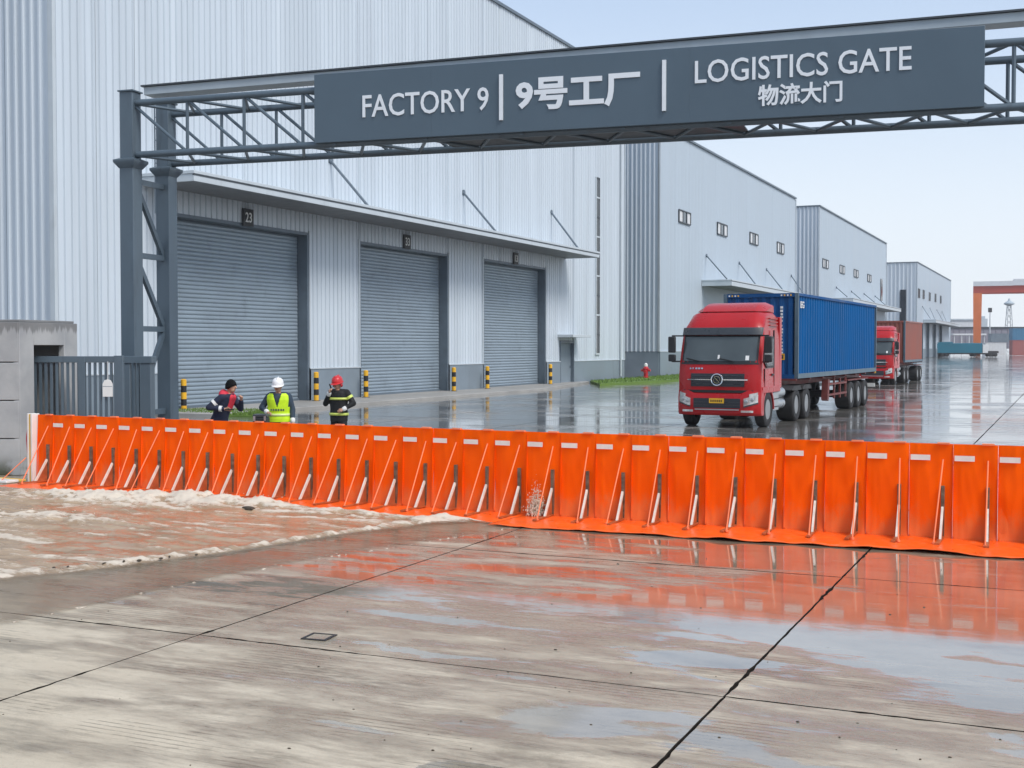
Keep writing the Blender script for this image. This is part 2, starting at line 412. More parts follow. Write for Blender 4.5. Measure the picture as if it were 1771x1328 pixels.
# ------------------------------------------------------------------ ground and slabs
XF = -29.0                                     # plane of the warehouse fronts
SX, SY = 4.37, 4.75                            # slab size
def jit(a, b): return random.uniform(a, b)
g = MB(); g.box(-2500, 2500, -600, 4000, -.5, -.06)
struct(g.build('ground', 'yard_concrete'))
g = MB(); g.box(-28.9, 11, 3.3, 128, -.05, -.024)
bed = struct(g.build('joint_bed', 'joint_fill'))
pav = bpy.data.objects.new('concrete_pavement', None); COL.objects.link(pav); struct(pav)
for iy in range(-1, 25):
    y0 = 8.15+SY*iy; y1 = y0+SY
    for ix in range(-6, 3):
        x0 = -2.09+SX*ix; x1 = x0+SX
        mid = Vector(((x0+x1)/2, (y0+y1)/2, 0))
        k = 64 if y0 < 14 else (16 if y0 < 30 else 4)
        gap = .006 if y0 < 20 else .012
        def edge(a, b, nx, ny):
            out = []
            for i in range(k):
                t = i/k; q = a.lerp(b, t)
                w = gap+.010*abs(mnoise.noise(Vector((q.x*3.7, q.y*3.7, nx*3+ny*7))))
                if y0 < 20 and mnoise.noise(Vector((q.x*1.3+5, q.y*1.3, 2))) > .22: w += random.uniform(-.004, .014)
                out.append((q.x-nx*w, q.y-ny*w))
            return out
        A, B, Cc, D = Vector((x0, y0)), Vector((x1, y0)), Vector((x1, y1)), Vector((x0, y1))
        ol = edge(A, B, 0, -1)+edge(B, Cc, 1, 0)+edge(Cc, D, 0, 1)+edge(D, A, -1, 0)
        n = len(ol); dz = jit(-.0012, .0012)
        vs = [(x-mid.x, y-mid.y, 0) for x, y in ol]
        ch = [((x-mid.x)*.9985, (y-mid.y)*.9985, 0) for x, y in ol]
        mbs = MB()
        mbs.add([(x, y, -.008) for x, y, _ in vs]+ch+[(x, y, -.03) for x, y, _ in vs],
                [tuple(range(n, 2*n))]+[(i, (i+1) % n, n+(i+1) % n, n+i) for i in range(n)]+[(2*n+i, 2*n+(i+1) % n, (i+1) % n, i) for i in range(n)])
        me = mbs.mesh('slab', 'slab_concrete' if y1 < 18 else 'yard_concrete', 20)
        me.materials.append(M['joint_fill'])
        for p_ in me.polygons:
            if abs(p_.normal.z) < .5: p_.material_index = 1
        link('slab', me, pav, loc=(mid.x, mid.y, dz if y0 < 40 else 0))
# raised loading pavement along the shutters
yk0, yk1 = PX(250, 700, XF).y, PX(1010, 660, XF).y
g = MB(); g.prism([(XF+.3, yk0), (XF+3.0, yk0), (XF+3.0, yk1-14), (XF+.35, yk1), (XF-.6, yk1), (XF-.6, yk0)], -.04, .12, 'z')
struct(g.build('loading_pavement', 'pave_concrete', bevel=.02))
# lawns
def lawn(pts, name, h, seed):
    xs = [p[0] for p in pts]; ys = [p[1] for p in pts]
    def inside(x, y):
        c = False; j = len(pts)-1
        for i in range(len(pts)):
            if (pts[i][1] > y) != (pts[j][1] > y) and x < (pts[j][0]-pts[i][0])*(y-pts[i][1])/(pts[j][1]-pts[i][1])+pts[i][0]: c = not c
            j = i
        return c
    rnd = random.Random(seed); mb = MB()
    mb.prism(pts, -.04, h, 'z')
    for _ in range(5200):
        x, y = rnd.uniform(min(xs), max(xs)), rnd.uniform(min(ys), max(ys))
        if not inside(x, y): continue
        a = rnd.uniform(0, 6.3); w = .03; hh = rnd.uniform(.05, .14); dx, dy = math.cos(a)*w, math.sin(a)*w
        mb.add([(x-dx, y-dy, h-.01), (x+dx, y+dy, h-.01), (x+rnd.uniform(-.04, .04), y+rnd.uniform(-.04, .04), h+hh)], [(0, 1, 2)])
    o = mb.build(name, 'grass'); o["kind"] = "structure"; return o
ye = PX(1078, 650, XF).y
lawn([(XF+.35, yk1+.2), (XF+3.3, yk1-6), (XF+4.6, yk1+4), (XF+4.8, ye+34), (XF+.35, ye+34)], 'lawn', .15, 1)
g1 = G(300, 716); 
lawn([(g1.x-1.2, g1.y-.6), (G(470, 722).x, G(470, 722).y-.4), (G(470, 714).x, G(470, 714).y+.3), (g1.x-1.2, g1.y+1.2)], 'grass_verge', .06, 2)

# ------------------------------------------------------------------ warehouses
PITCH_R, RIB = .32, .055
def rib_cols(a0, a1, pitch, depth):
    cols = [(a0, 0.0)]
    k0 = int(math.floor(a0/pitch))-1
    for k in range(k0, k0+int((a1-a0)/pitch)+4):
        c = k*pitch
        for da, dd in (((.00, 0), (.035, depth), (.105, depth), (.14, 0)) if depth > .08 or depth < .02 else ((.02, 0), (.045, depth), (.275, depth), (.30, 0))):
            a = c+da*pitch/.32
            if a0+.004 < a < a1-.004: cols.append((a, dd))
    cols.append((a1, 0.0))
    return cols
def clad(parent, face, at, a0, a1, z0, z1, mat, pitch=PITCH_R, depth=RIB):
    """One profiled cladding sheet; face 'x' looks +X at x=at, face 'y' looks -Y at y=at."""
    cols = rib_cols(a0+.006, a1-.006, pitch, depth); mb = MB(); n = len(cols)
    if face == 'x': vs = [(at+d, a, z) for z in (z0, z1) for a, d in cols]
    else: vs = [(a, at-d, z) for z in (z0, z1) for a, d in cols]
    mb.add(vs, [((i+1, i, n+i, n+i+1)[::-1] if face == 'x' else (i, i+1, n+i+1, n+i)) for i in range(n-1)])
    me = bpy.data.meshes.new('cladding_panel'); me.from_pydata(mb.v, [], mb.f); me.materials.append(M[mat])
    return link('cladding_panel', me, parent)
def splits(a, b, step):
    n = max(1, round((b-a)/step)); return [a+(b-a)*i/n for i in range(n+1)]
def canopy(parent, y0, y1, z, dep, rods, thick=.28, x=XF):
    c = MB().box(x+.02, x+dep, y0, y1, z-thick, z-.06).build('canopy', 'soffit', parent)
    MB().box(x+.02, x+dep+.08, y0-.08, y1+.08, z-.06, z+.05).build('canopy_roof', 'trim', c, .01)
    MB().box(x+dep+.003, x+dep+.065, y0-.06, y1+.06, z-.115, z-.064).build('fascia_groove', 'dark_trim', c)
    MB().box(x+dep, x+dep+.05, y0-.05, y1+.05, z-thick-.03, z-.062).build('fascia', 'trim', c, .01)
    for yy in (y0-.05, y1): MB().box(x+.02, x+dep-.002, yy, yy+.05, z-thick-.03, z-.062).build('fascia', 'trim', c, .01)
    for ya, za, yb, zb in rods:
        MB().tube((x+.05, ya, za), (x+dep-.25, yb, zb), .06, n=8).tube((x+.0, ya, za), (x+.1, ya, za), .15, n=10).build('tie_rod', 'frame_grey', c)
    return c
def slat_mesh(L, h):
    prof = [(0, 0), (.018, .006), (.034, h*.30), (.034, h*.62), (.016, h*.93), (0, h)]
    mb = MB(); n = len(prof)
    mb.add([(x, 0, z) for x, z in prof]+[(x, L, z) for x, z in prof], [(i, i+1, n+i+1, n+i)[::-1] for i in range(n-1)])
    return mb.mesh('slat', 'shutter', 60)
def shutter(parent, y0, y1, z0, z1, rec=.40, pitch=.155, x=XF, slats=True):
    d = part('roller_door', parent)
    MB().box(x-rec-.12, x-rec-.03, y0, y1, z0, z1).build('curtain_backing', 'frame_grey', d)
    if slats:
        me = slat_mesh(y1-y0-.12, pitch)
        for i in range(int((z1-z0)/pitch)):
            link('slat', me, d, loc=(x-rec-.03, y0+.06, z0+i*pitch))
    MB().box(x-rec-.05, x-rec+.06, y0+.05, y1-.05, z0, z0+.09).build('bottom_bar', 'frame_grey', d)
    for a, b in ((y0-.12, y0), (y1, y1+.12)):
        MB().box(x-rec-.03, x+.06, a, b, z0, z1+.12).build('door_jamb', 'frame_grey', d)
    MB().box(x-rec-.03, x+.06, y0+.002, y1-.002, z1, z1+.12).build('door_header', 'frame_grey', d)
    MB().box(x+.01, x+.09, y0-.20, y0-.122, z0, z1+.2).build('edge_trim', 'trim', d)
    MB().box(x+.01, x+.09, y1+.122, y1+.20, z0, z1+.2).build('edge_trim', 'trim', d)
    return d
def win(parent, yc, zc, w, h, n=3, x=XF, mat='window_glass'):
    f = MB(); t = .09
    f.box(x+.02, x+.12, yc-w/2, yc+w/2, zc-h/2, zc-h/2+t).box(x+.02, x+.12, yc-w/2, yc+w/2, zc+h/2-t, zc+h/2)
    f.box(x+.02, x+.12, yc-w/2, yc-w/2+t, zc-h/2+t, zc+h/2-t).box(x+.02, x+.12, yc+w/2-t, yc+w/2, zc-h/2+t, zc+h/2-t)
    for i in range(1, n): f.box(x+.02, x+.11, yc-w/2+w*i/n-.05, yc-w/2+w*i/n+.05, zc-h/2+t, zc+h/2-t)
    fr = f.build('window', 'dark_trim', parent)
    for i in range(n):
        MB().box(x+.03, x+.06, yc-w/2+w*i/n+.05, yc-w/2+w*(i+1)/n-.05, zc-h/2+t, zc+h/2-t).build('pane', 'far_white' if (i % 2 == 0 and mat == 'window_glass') else mat, fr)
    return fr
def warehouse(label, y0, y1, zr, depth, openings, zp, facade_mat, step, pitch, rib, end_pitch=.34, end_rib=.09, zend=None, endstep=2.04):
    """openings: (ya, yb, ztop) in the front; zp plinth height."""
    b = thing('warehouse', label, 'warehouse', (0, 0, 0), 0, 'warehouses along the yard')
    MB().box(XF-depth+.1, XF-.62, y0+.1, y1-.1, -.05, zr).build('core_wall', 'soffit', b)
    MB().box(XF-depth, XF+.02, y0+.02, y1, zr, zr+.1).build('roof', 'trim', b)
    fl = MB().box(XF-.3, XF+.16, y0-.16, y1+.02, zr-.05, zr+.11)
    fl.build('roof_flashing', 'frame_grey', b)
    MB().box(XF-depth, XF-.302, y0-.16, y0+.1, zr-.05, zr+.11).build('roof_flashing', 'frame_grey', b)
    cuts = sorted(openings)
    a = y0
    for ya, yb, zt in cuts+[(y1, y1, 0)]:
        if ya-a > .05:
            ss = splits(a, ya, step)
            for i in range(len(ss)-1): clad(b, 'x', XF, ss[i], ss[i+1], zp, zr-.05, facade_mat, pitch, rib)
            MB().box(XF-.62, XF+.09, a+.002, ya-.002, -.03, zp-.02).build('plinth', 'plinth', b)
            MB().box(XF-.1, XF+.12, a+.002, ya-.002, zp-.018, zp+.03).build('drip_trim', 'trim', b)
        if yb > ya:
            ss = splits(ya, yb, step)
            for i in range(len(ss)-1): clad(b, 'x', XF, ss[i], ss[i+1], zt, zr-.05, facade_mat, pitch, rib)
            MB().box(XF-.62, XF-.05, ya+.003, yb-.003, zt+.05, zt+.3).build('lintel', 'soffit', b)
        a = yb
    ss = splits(XF-depth, XF-.02, endstep)
    for i in range(len(ss)-1):
        if XF-ss[i] > 30 and depth > 30: continue
        clad(b, 'y', y0, ss[i], ss[i+1], zp, zr-.05, 'cladding', end_pitch, end_rib)
    MB().box(XF-depth, XF-.03, y0-.07, y0+.02, -.03, zp-.02).build('plinth', 'plinth', b)
    MB().box(XF-.09, XF+.10, y0-.13, y0+.002, zp, zr-.13).build('corner_trim', 'trim', b)
    MB().box(XF-.09, XF+.10, y1-.002, y1+.1, zp, zr-.13).build('corner_trim', 'trim', b)
    MB().box(XF-depth, XF-.1, y1-.05, y1+.06, -.03, zr).build('rear_end_wall', 'cladding_far', b)
    return b
def fy(px, py=600): return PX(px, py, XF).y
def fz(px, py): return PX(px, py, XF).z

# --- main warehouse with three shutters
y0, y1 = fy(97), fy(1078)
zr = fz(1078, 137); zp = fz(1078, 622)
D = []
for a, b_, zt in ((303, 530, fz(303, 374)), (623, 772, fz(623, 422)), (836, 941, fz(836, 451))):
    D.append((fy(a)-.12, fy(b_)+.12, zt+.12))
yd0, yd1 = fy(968), fy(990)
main = warehouse('tall grey ribbed warehouse with three roller shutters under a long canopy', y0, y1, zr, 42, D+[(yd0-.1, yd1+.1, 2.75)], zp, 'cladding', 2.0, PITCH_R, RIB)
for k, (ya, yb, zt) in enumerate(D):
    shutter(main, ya+.12, yb-.12, .12, zt-.12)
cz = fz(335, 315)
xe = XF+2.3
yc0, yc1 = PX(335, 310, xe).y, PX(1035, 440, xe).y
def rod(p, q, dep, z, x=XF):
    A = PX(p[0], p[1], x); B = PX(q[0], q[1], x+dep-.25); return (A.y, A.z, B.y, z+.07)
zc = (PX(335, 304, xe).z+PX(1035, 433, xe).z)/2
canopy(main, yc0, yc1, zc, 2.3, [rod((570, 278), (637, 352), 2.3, zc), rod((800, 333), (858, 397), 2.3, zc), rod((952, 367), (1000, 423), 2.3, zc), ])
# plates with the shutter numbers
for (px, py), txt, k in (((430, 376), '23', 0), ((705, 418), '33', 1), ((893, 447), '13', 2)):
    P = PX(px, py, XF+.16); s = .33
    pl = part('number_plate', main); pl.location = (XF+.10, P.y, P.z); pl.rotation_euler = (0, 0, math.radians(90))
    MB().box(-s, s, -.06, 0, -s, s).build('plate', 'black', pl, .01)
    t = link('numerals', text_mesh(txt, 'white', -.2, .2, -.19, .19, .004, .01), pl, loc=(0, -.066, 0))
# personnel door with its small hood
pd = part('personnel_door', main)
MB().box(XF-.2, XF-.12, yd0, yd1, .02, 2.6).build('door_leaf', 'plinth', pd)
MB().box(XF-.13, XF-.05, yd1-.3, yd1-.2, 1.0, 1.16).build('handle', 'chrome', pd)
for a, b_ in ((yd0-.1, yd0), (yd1, yd1+.1)): MB().box(XF-.2, XF+.1, a+.003, b_-.003, .0, 2.72).build('door_frame', 'frame_grey', pd)
MB().box(XF-.2, XF+.1, yd0+.003, yd1-.003, 2.6, 2.72).build('door_frame', 'frame_grey', pd)
MB().box(XF+.05, XF+1.1, yd0-.5, yd1+.5, 2.95, 3.12).build('door_hood', 'trim', pd, .01)
# dark vertical light strip
ys = fy(1031); z_a, z_b = fz(1031, 612), fz(1031, 308)
st = part('light_strip', main)
MB().box(XF+.03, XF+.10, ys-.33, ys+.33, z_a, z_b).build('strip_pane', 'side_glass', st)
for sgn in (-1, 1): MB().box(XF+.02, XF+.15, ys+sgn*.37-.04, ys+sgn*.37+.04, z_a-.05, z_b+.05).build('strip_frame', 'trim', st)
n = 9
for i in range(n+1):
    z = z_a+(z_b-z_a)*i/n
    MB().box(XF+.02, XF+.14, ys-.328, ys+.328, z-.05, z+.05).build('strip_mullion', 'trim' if i % 2 == 0 else 'dark_trim', st)
MB().tube((XF+.16, fy(1070), .3), (XF+.16, fy(1070), zr-.2), .07, n=8).build('downpipe', 'trim', main)

# --- second warehouse, behind the trucks
ya, yb = fy(1140), fy(1374)
zr2 = fz(1140, 216)
cw = 2.6
yq0 = PX(1265, 490, XF+cw).y; yq1 = fy(1374)-1.0
d2 = [(fy(1236), fy(1262), 5.4), (fy(1290), fy(1312), 5.4), (fy(1334), fy(1352), 5.4)]
w2 = warehouse('pale flat-fronted warehouse behind the blue container truck', ya, yb, zr2, 34, d2, 2.0, 'cladding_far', 4.0, 1.0, .012, .36, .13)
for a, b_, zt in d2: shutter(w2, a+.12, b_-.12, .05, zt-.12, pitch=.3)
z2 = PX(1265, 484, XF+cw).z
canopy(w2, yq0, yq1, z2, cw, [rod(p, q, cw, z2) for p, q in (((1221, 442), (1257, 481)), ((1278, 455), (1307, 488)), ((1325, 466), (1354, 498)), ((1368, 477), (1390, 505)))], .45)
for px, py in ((1183, 376), (1248, 397), (1303, 413), (1349, 429)):
    P = PX(px, py, XF); win(w2, P.y, P.z, 3.4 if px < 1200 else 3.5, 1.05*(1+(px-1183)*.0008))
# --- third
ya, yb = fy(1415), fy(1531)
d3 = [(fy(1447), fy(1460), 6.0), (fy(1474), fy(1486), 6.0), (fy(1500), fy(1511), 6.0)]
w3 = warehouse('pale warehouse with a row of small windows, behind the red container truck', ya, yb, fz(1415, 355), 34, d3, 2.0, 'cladding_far', 5.0, 1.2, .012, .5, .12)
for a, b_, zt in d3: shutter(w3, a+.12, b_-.12, .05, zt-.12, pitch=.6)
z3 = PX(1500, 521, XF+cw).z
canopy(w3, fy(1440), fy(1530), z3, cw, [rod(p, q, cw, z3) for p, q in (((1446, 497), (1465, 517)), ((1472, 504), (1490, 523)), ((1494, 508), (1514, 530)), ((1513, 512), (1532, 534)))], .5)
for px, py in ((1427, 456), (1456, 466), (1480, 473), (1503, 481)):
    P = PX(px, py, XF); win(w3, P.y, P.z, 4.0, 1.15)
ys = fy(1523); MB().box(XF+.03, XF+.12, ys-1.0, ys+1.0, fz(1523, 520), fz(1523, 482)).build('light_strip', 'side_glass', w3)
# --- fourth, at the end of the yard
ya, yb = fy(1585), fy(1643)
d4 = [(fy(1600), fy(1606.5), 8.4), (fy(1612), fy(1618), 8.4), (fy(1623), fy(1628.5), 8.4)]
w4 = warehouse('smallest warehouse farthest along the yard with three dark tall doors', ya, yb, fz(1585, 452.5), 40, d4, 2.0, 'cladding_far', 8.0, 2.0, .012, .8, .1)
for a, b_, zt in d4: shutter(w4, a+.12, b_-.12, .05, zt-.12, slats=False)
z4 = PX(1620, 553, XF+cw).z
canopy(w4, fy(1596), fy(1641), z4, cw, [rod(p, q, cw, z4) for p, q in (((1595, 530), (1609, 548)), ((1608, 533), (1617, 549)), ((1620, 536), (1631, 551)), ((1629, 539), (1637, 553)))], .6)
for px, py in ((1589, 507), (1597, 509), (1607.5, 513), (1617.5, 515), (1626.5, 518)):
    P = PX(px, py, XF); win(w4, P.y, P.z, 3.2, 1.9, 2, mat='side_glass')
P = PY(1562, 530, ya); xx = P.x
MB().box(xx-.6, xx+.6, ya-.25, ya-.16, PY(1562, 585, ya).z, PY(1562, 501, ya).z).build('light_strip', 'side_glass', w4)

# ------------------------------------------------------------------ far end of the yard
def far_box(name, label, cat, px0, px1, py0, py1, d, mat, depth=6, roof=None, rib=0, group=None):
    A = PD(px0, py1, d); B = PD(px1, py0, d)
    w = (B-A).dot(RGT)
    t = thing(name, label, cat, (A.x, A.y, 0), YAW, group)
    zb = max(A.z, 0) if A.z > 1.0 else 0
    MB().box(0, w, 0, depth, zb, B.z).build('body', mat, t)
    if roof: MB().box(-.3, w+.3, -.3, depth+.3, B.z, B.z+.5).build('roof', roof, t)
    if rib:
        for i in range(rib):
            x = w*(i+.5)/rib; MB().box(x-.12, x+.12, -.12, .0, zb+.2, B.z-.2).build('rib', mat, t)
    return t, w, zb, B.z
t, w, zb, zt = far_box('storage_shed', 'long low grey-mauve shed closing the yard behind the crane leg', 'shed', 1644, 1790, 568, 603, 375, 'far_wall', 14, 'dark_trim', 14)
t, w, zb, zt = far_box('office_block', 'low white office block beside the farthest warehouse', 'building', 1645, 1684, 554, 603, 395, 'far_white', 14, 'trim')
for i in range(4): MB().box(w*(i+.2)/4, w*(i+.8)/4, -.1, 0, 5.5, 7.0).build('window', 'side_glass', t)
t = thing('open_shelter', 'white flat-roofed shelter on thin posts beside the crane leg', 'shelter', PD(1648, 600, 352), YAW)
t.location.z = 0
ww = 58*352/F; zt = PD(1648, 577, 352).z
MB().box(0, ww, 0, 4, zt-.45, zt).build('shelter_roof', 'far_white', t, .05)
for i in range(5): MB().box(.5+i*(ww-1)/4-.1, .5+i*(ww-1)/4+.1, .3, .5, 0, zt-.45).build('shelter_post', 'far_white', t)
t, w, zb, zt = far_box('silo_block', 'small pale plant block rising behind the shed', 'building', 1697, 1708, 551, 603, 400, 'trim', 8)
MB().box(w*.2, w*.8, 1, 5, zt, zt+.8).build('roof_cap', 'tray', t)
def container(label, px0, px1, py0, py1, d, mat, ribs=8):
    A = PD(px0, py1, d); B = PD(px1, py0, d); w = (B-A).dot(RGT); zb = A.z if A.z > 2.0 else 0.0
    t = thing('shipping_container', label, 'container', (A.x, A.y, zb), YAW, 'containers stored at the yard end')
    h = B.z-zb
    MB().box(.05, w-.05, .06, 2.4, .05, h-.05).build('side_wall', mat, t)
    for i in range(ribs):
        x = .2+(w-.4)*(i+.5)/ribs; MB().box(x-.15, x+.15, 0, .058, .15, h-.15).build('corrugation', mat, t)
    MB().box(0, w, -.02, 2.46, h-.048, h+.06).build('top_rail', mat, t)
    MB().box(0, w, -.02, 2.46, 0, .048).build('bottom_rail', mat, t)
    return t
container('white container lying behind the teal trailer', 1704, 1741, 593, 607.5, 335, 'far_white', 7)
container('blue container on top of the dull red one at the shed', 1751, 1790, 568, 588, 345, 'far_blue', 8)
container('dull red container under the blue one at the shed', 1751, 1790, 588.5, 607, 345, 'far_red', 8)
container('grey container against the shed beside the lamp mast', 1714, 1750, 577, 592, 356, 'plinth', 7)
# teal covered trailer
A = G(1618, 617); d = (A-C0).dot(FWD)
sc = d/F
t = thing('covered_trailer', 'teal covered trailer parked before the farthest warehouse', 'trailer', (A.x, A.y, 0), YAW)
prof = [(0, 1.1), (.3, 3.0), (1.2, 3.55), (4.0, 3.62), (4.2, 3.3), (11.2, 3.3), (11.2, .9), (.3, .9)]
MB().prism(prof, 0, 2.5, 'y').build('cover', 'teal', t, .08)
MB().box(.3, 14.5, .3, 2.2, .6, .88).build('chassis', 'chassis', t)
MB().box(11.3, 12.6, .1, 2.4, .9, 2.9).build('front_unit', 'far_white', t, .05)
MB().box(12.7, 15.2, .3, 2.2, .88, 1.4).build('drawbar', 'chassis', t)
for x in (1.6, 2.8, 9.4, 13.2, 14.4):
    for y in (.15, 2.0): MB().lathe([(.3, 0), (.5, .04), (.5, .28), (.3, .32)], 'y', 12, (x, y, .5)).build('wheel', 'rubber', t)
# gantry crane
dC = 300
A = PD(1682, 600, dC); zT = PD(1683, 495, dC).z; zB = PD(1683, 507, dC).z
cr = thing('gantry_crane', 'tall orange gantry crane straddling the container yard', 'crane', (A.x, A.y, 0), YAW-math.atan((1683-W0/2)/F))
def leg(x):
    mb = MB()
    for yy in (0, 6):
        mb.add([(x-.8, yy-.5, 0), (x+.8, yy-.5, 0), (x+.8, yy+.5, 0), (x-.8, yy+.5, 0), (x-1.0, yy-.6, zB), (x+1.0, yy-.6, zB), (x+1.0, yy+.6, zB), (x-1.0, yy+.6, zB)],
               [(0, 1, 5, 4), (1, 2, 6, 5), (2, 3, 7, 6), (3, 0, 4, 7), (3, 2, 1, 0), (4, 5, 6, 7)])
    mb.build('leg', 'crane_orange', cr)
    MB().box(x-.5, x+.5, -1.2, 7.2, .9, 2.0).build('sill_beam', 'crane_orange', cr, .05)
leg(1.0); leg(26.0)
for yy in (0, 6): MB().box(0.0, 27.5, yy-.6, yy+.6, zB, zT).build('main_girder', 'crane_red', cr, .05)
MB().box(0.0, 27.3, -1.0, -.7, zT+.02, zT+1.1).build('walkway_rail', 'far_white', cr)
MB().box(9, 13, -.2, 6.2, zT+.01, zT+1.6).build('trolley', 'far_white', cr, .05)
MB().box(15, 17, -2.0, -.62, zB-2.2, zB-.02).build('cab', 'far_white', cr, .05)
# lamp mast and lattice tower
A = PD(1711.5, 607, 362); t = thing('lamp_mast', 'slim grey lamp mast standing behind the teal trailer', 'lamp', (A.x, A.y, 0), YAW)
zt = PD(1711, 540, (A-C0).dot(FWD)).z
MB().tube((0, 0, 0), (0, 0, zt), .28, .12, 10).build('pole', 'light_pole', t)
MB().box(-.5, .5, -.3, .3, zt, zt+1.3).build('lamp_head', 'chassis', t, .1)
A = PD(1744.5, 600, 420); zt = PD(1744, 519, 420).z
t = thing('lattice_tower', 'thin lattice tower with a round platform beyond the shed', 'tower', (A.x, A.y, 0), YAW)
mb = MB()
for sx in (-1, 1):
    for sy in (-1, 1): mb.tube((sx*1.4, sy*1.4, 0), (sx*.5, sy*.5, zt-2), .14, n=6)
mb.build('mast', 'light_pole', t); mb = MB()
for i in range(8):
    z = (zt-2)*i/8; w0 = 1.4-.9*i/8; w1 = 1.4-.9*(i+1)/8
    mb.tube((-w0, -w0, z), (w1, -w1, z+(zt-2)/8), .09, n=5).tube((w0, w0, z), (-w1, w1, z+(zt-2)/8), .09, n=5)
mb.build('bracing', 'light_pole', t)
MB().lathe([(.4, zt-2), (1.7, zt-1.4), (1.7, zt-1.0), (.5, zt-.2), (.2, zt+.6)], 'z', 12).build('platform', 'tray', t)
# ------------------------------------------------------------------ bollards, hydrant
def bollard(px, py, where):
    A = PX(px, py, XF+.55) if px != 318 else G(px, 713, .0)
    z0 = .12 if px != 318 else 0.0
    t = thing('bollard', 'yellow and black striped steel bollard '+where, 'bollard', (A.x, A.y, z0), 0, 'striped bollards beside the shutters')
    h = 1.2; n = 5
    for i in range(n):
        z = h*i/n
        prof = [(.105, z), (.105, z+h/n)] if i < n-1 else [(.105, z), (.105, z+h/n-.03), (.06, z+h/n)]
        MB().lathe(prof, 'z', 14).build('band', 'yellow' if i % 2 == 0 else 'black', t)
    MB().lathe([(.17, 0), (.17, .02)], 'z', 12).build('base_plate', 'chassis', t)
for px, py, w_ in ((318, 713, 'at the post side of the shutter numbered 23'), (547, 693, 'by the wall panel right after shutter 23'),
                   (633, 687, 'just inside the opening edge of shutter 33'), (785, 673, 'at the wall panel after shutter 33'),
                   (843, 669, 'at the first edge of the last shutter'), (952, 663, 'between the last shutter and the small personnel door')):
    bollard(px, py, w_)
A = G(1117, 657); t = thing('fire_hydrant', 'red fire hydrant with a white cap on the lawn between two warehouses', 'hydrant', (A.x, A.y, .13))
t.scale = (.8, .8, .8)
MB().lathe([(.30, 0), (.30, .12), (.2, .14), (.2, .75), (.27, .8), (.27, .9), (.2, .95), (.17, 1.05)], 'z', 14).build('barrel', 'hydrant_red', t)
MB().lathe([(.17, 1.05), (.16, 1.25), (.07, 1.32), (.06, 1.36)], 'z', 12).build('cap', 'white', t)
MB().tube((-.42, 0, .7), (.42, 0, .7), .11, n=10).build('outlet', 'hydrant_red', t)
MB().tube((0, -.38, .6), (0, 0, .6), .13, n=10).build('outlet', 'hydrant_red', t)

# ------------------------------------------------------------------ sign gantry
Pl = PD(226, 265, 27.0); Pr = PD(1703, 184, 21.75)
ux = Vector((Pr.x-Pl.x, Pr.y-Pl.y, 0)).normalized(); uy = Vector((-ux.y, ux.x, 0))
RZ = math.atan2(ux.y, ux.x)
g0 = Vector((Pl.x, Pl.y, 0))
gan = thing('sign_gantry', 'dark steel truss gantry carrying the factory gate name board over the road', 'gantry', g0, RZ)
def loc(px, py, off):                       # pixel on the plane local y = off
    P = PP(px, py, g0+uy*off, uy); q = P-g0
    return q.dot(ux), q.z
WG = 1.35                                   # distance between the two truss faces
zbc = loc(300, 263, -.1)[1]; ztc = loc(300, 172, -.1)[1]; zpt = loc(226, 157, -.17)[1]
zcol = loc(226, 277, -.17)[1]
XR = 22.5
for x, side in ((0, 0), (XR, 1)):
    for y in (0, WG):
        post = MB().box(x-.17, x+.17, y-.17, y+.17, 0, zcol-.05).box(x-.16, x+.16, y-.16, y+.16, zcol+.02, zpt).build('post', 'steel', gan, .012)
        MB().box(x-.19, x+.19, y-.19, y+.19, zpt, zpt+.03).build('post_cap', 'steel', post)
        cl = MB(); w0, w1 = .175, .265
        cl.add([(x+sx*w, y+sy*w, z) for w, z in ((w0, zcol-.16), (w1, zcol-.03), (w1, zcol+.02), (w0, zcol+.06)) for sx, sy in ((-1, -1), (1, -1), (1, 1), (-1, 1))],
               [(j*4+i, j*4+(i+1) % 4, j*4+4+(i+1) % 4, j*4+4+i) for j in range(3) for i in range(4)]+[(3, 2, 1, 0), (12, 13, 14, 15)])
        cl.build('collar', 'steel', post)
        MB().box(x-.32, x+.32, y-.32, y+.32, 0, .04).build('base_plate', 'chassis', post)
    # bracing between front and rear post
    zs = [z for z in (.9, 2.75, 4.35, 5.95)]
    for z in zs: MB().bar((x, .17, z), (x, WG-.17, z), .09, .12).build('tie_bar', 'steel', gan)
    for i in range(3):
        a = (x, .17, zs[i+1]-.06) if i != 0 else (x, WG-.17, zs[1]-.06)
        b_ = (x, WG-.17, zs[i]+.06) if i != 0 else (x, .17, zs[0]+.06)
        MB().bar(a, b_, .08, .11).build('diagonal_brace', 'steel', gan)
for y in (-.02, WG+.02):
    for z in (zbc, ztc):
        MB().tube((-.05, y, z), (XR+.05, y, z), .072, n=14).build('chord', 'steel', gan)
step = 1.36; nb = int(XR/step)
for y in (-.02, WG+.02):
    for i in range(nb+1):
        x = .06+i*step
        if x > XR-.3: break
        if i > 0: MB().tube((x, y, zbc), (x, y, ztc), .036, n=8).build('web_vertical', 'steel', gan)
        if x+step < XR: MB().tube((x, y, ztc), (x+step, y, zbc), .036, n=8).build('web_diagonal', 'steel', gan)
for z in (zbc, ztc):
    for i in range(nb):
        x = .06+i*step
        if x+step > XR: break
        a, c_ = ((x, 0, z), (x+step/2, WG, z)); e = (x+step, 0, z)
        MB().tube(a, c_, .035, n=7).build('lacing_bar', 'steel', gan)
        MB().tube(c_, e, .035, n=7).build('lacing_bar', 'steel', gan)
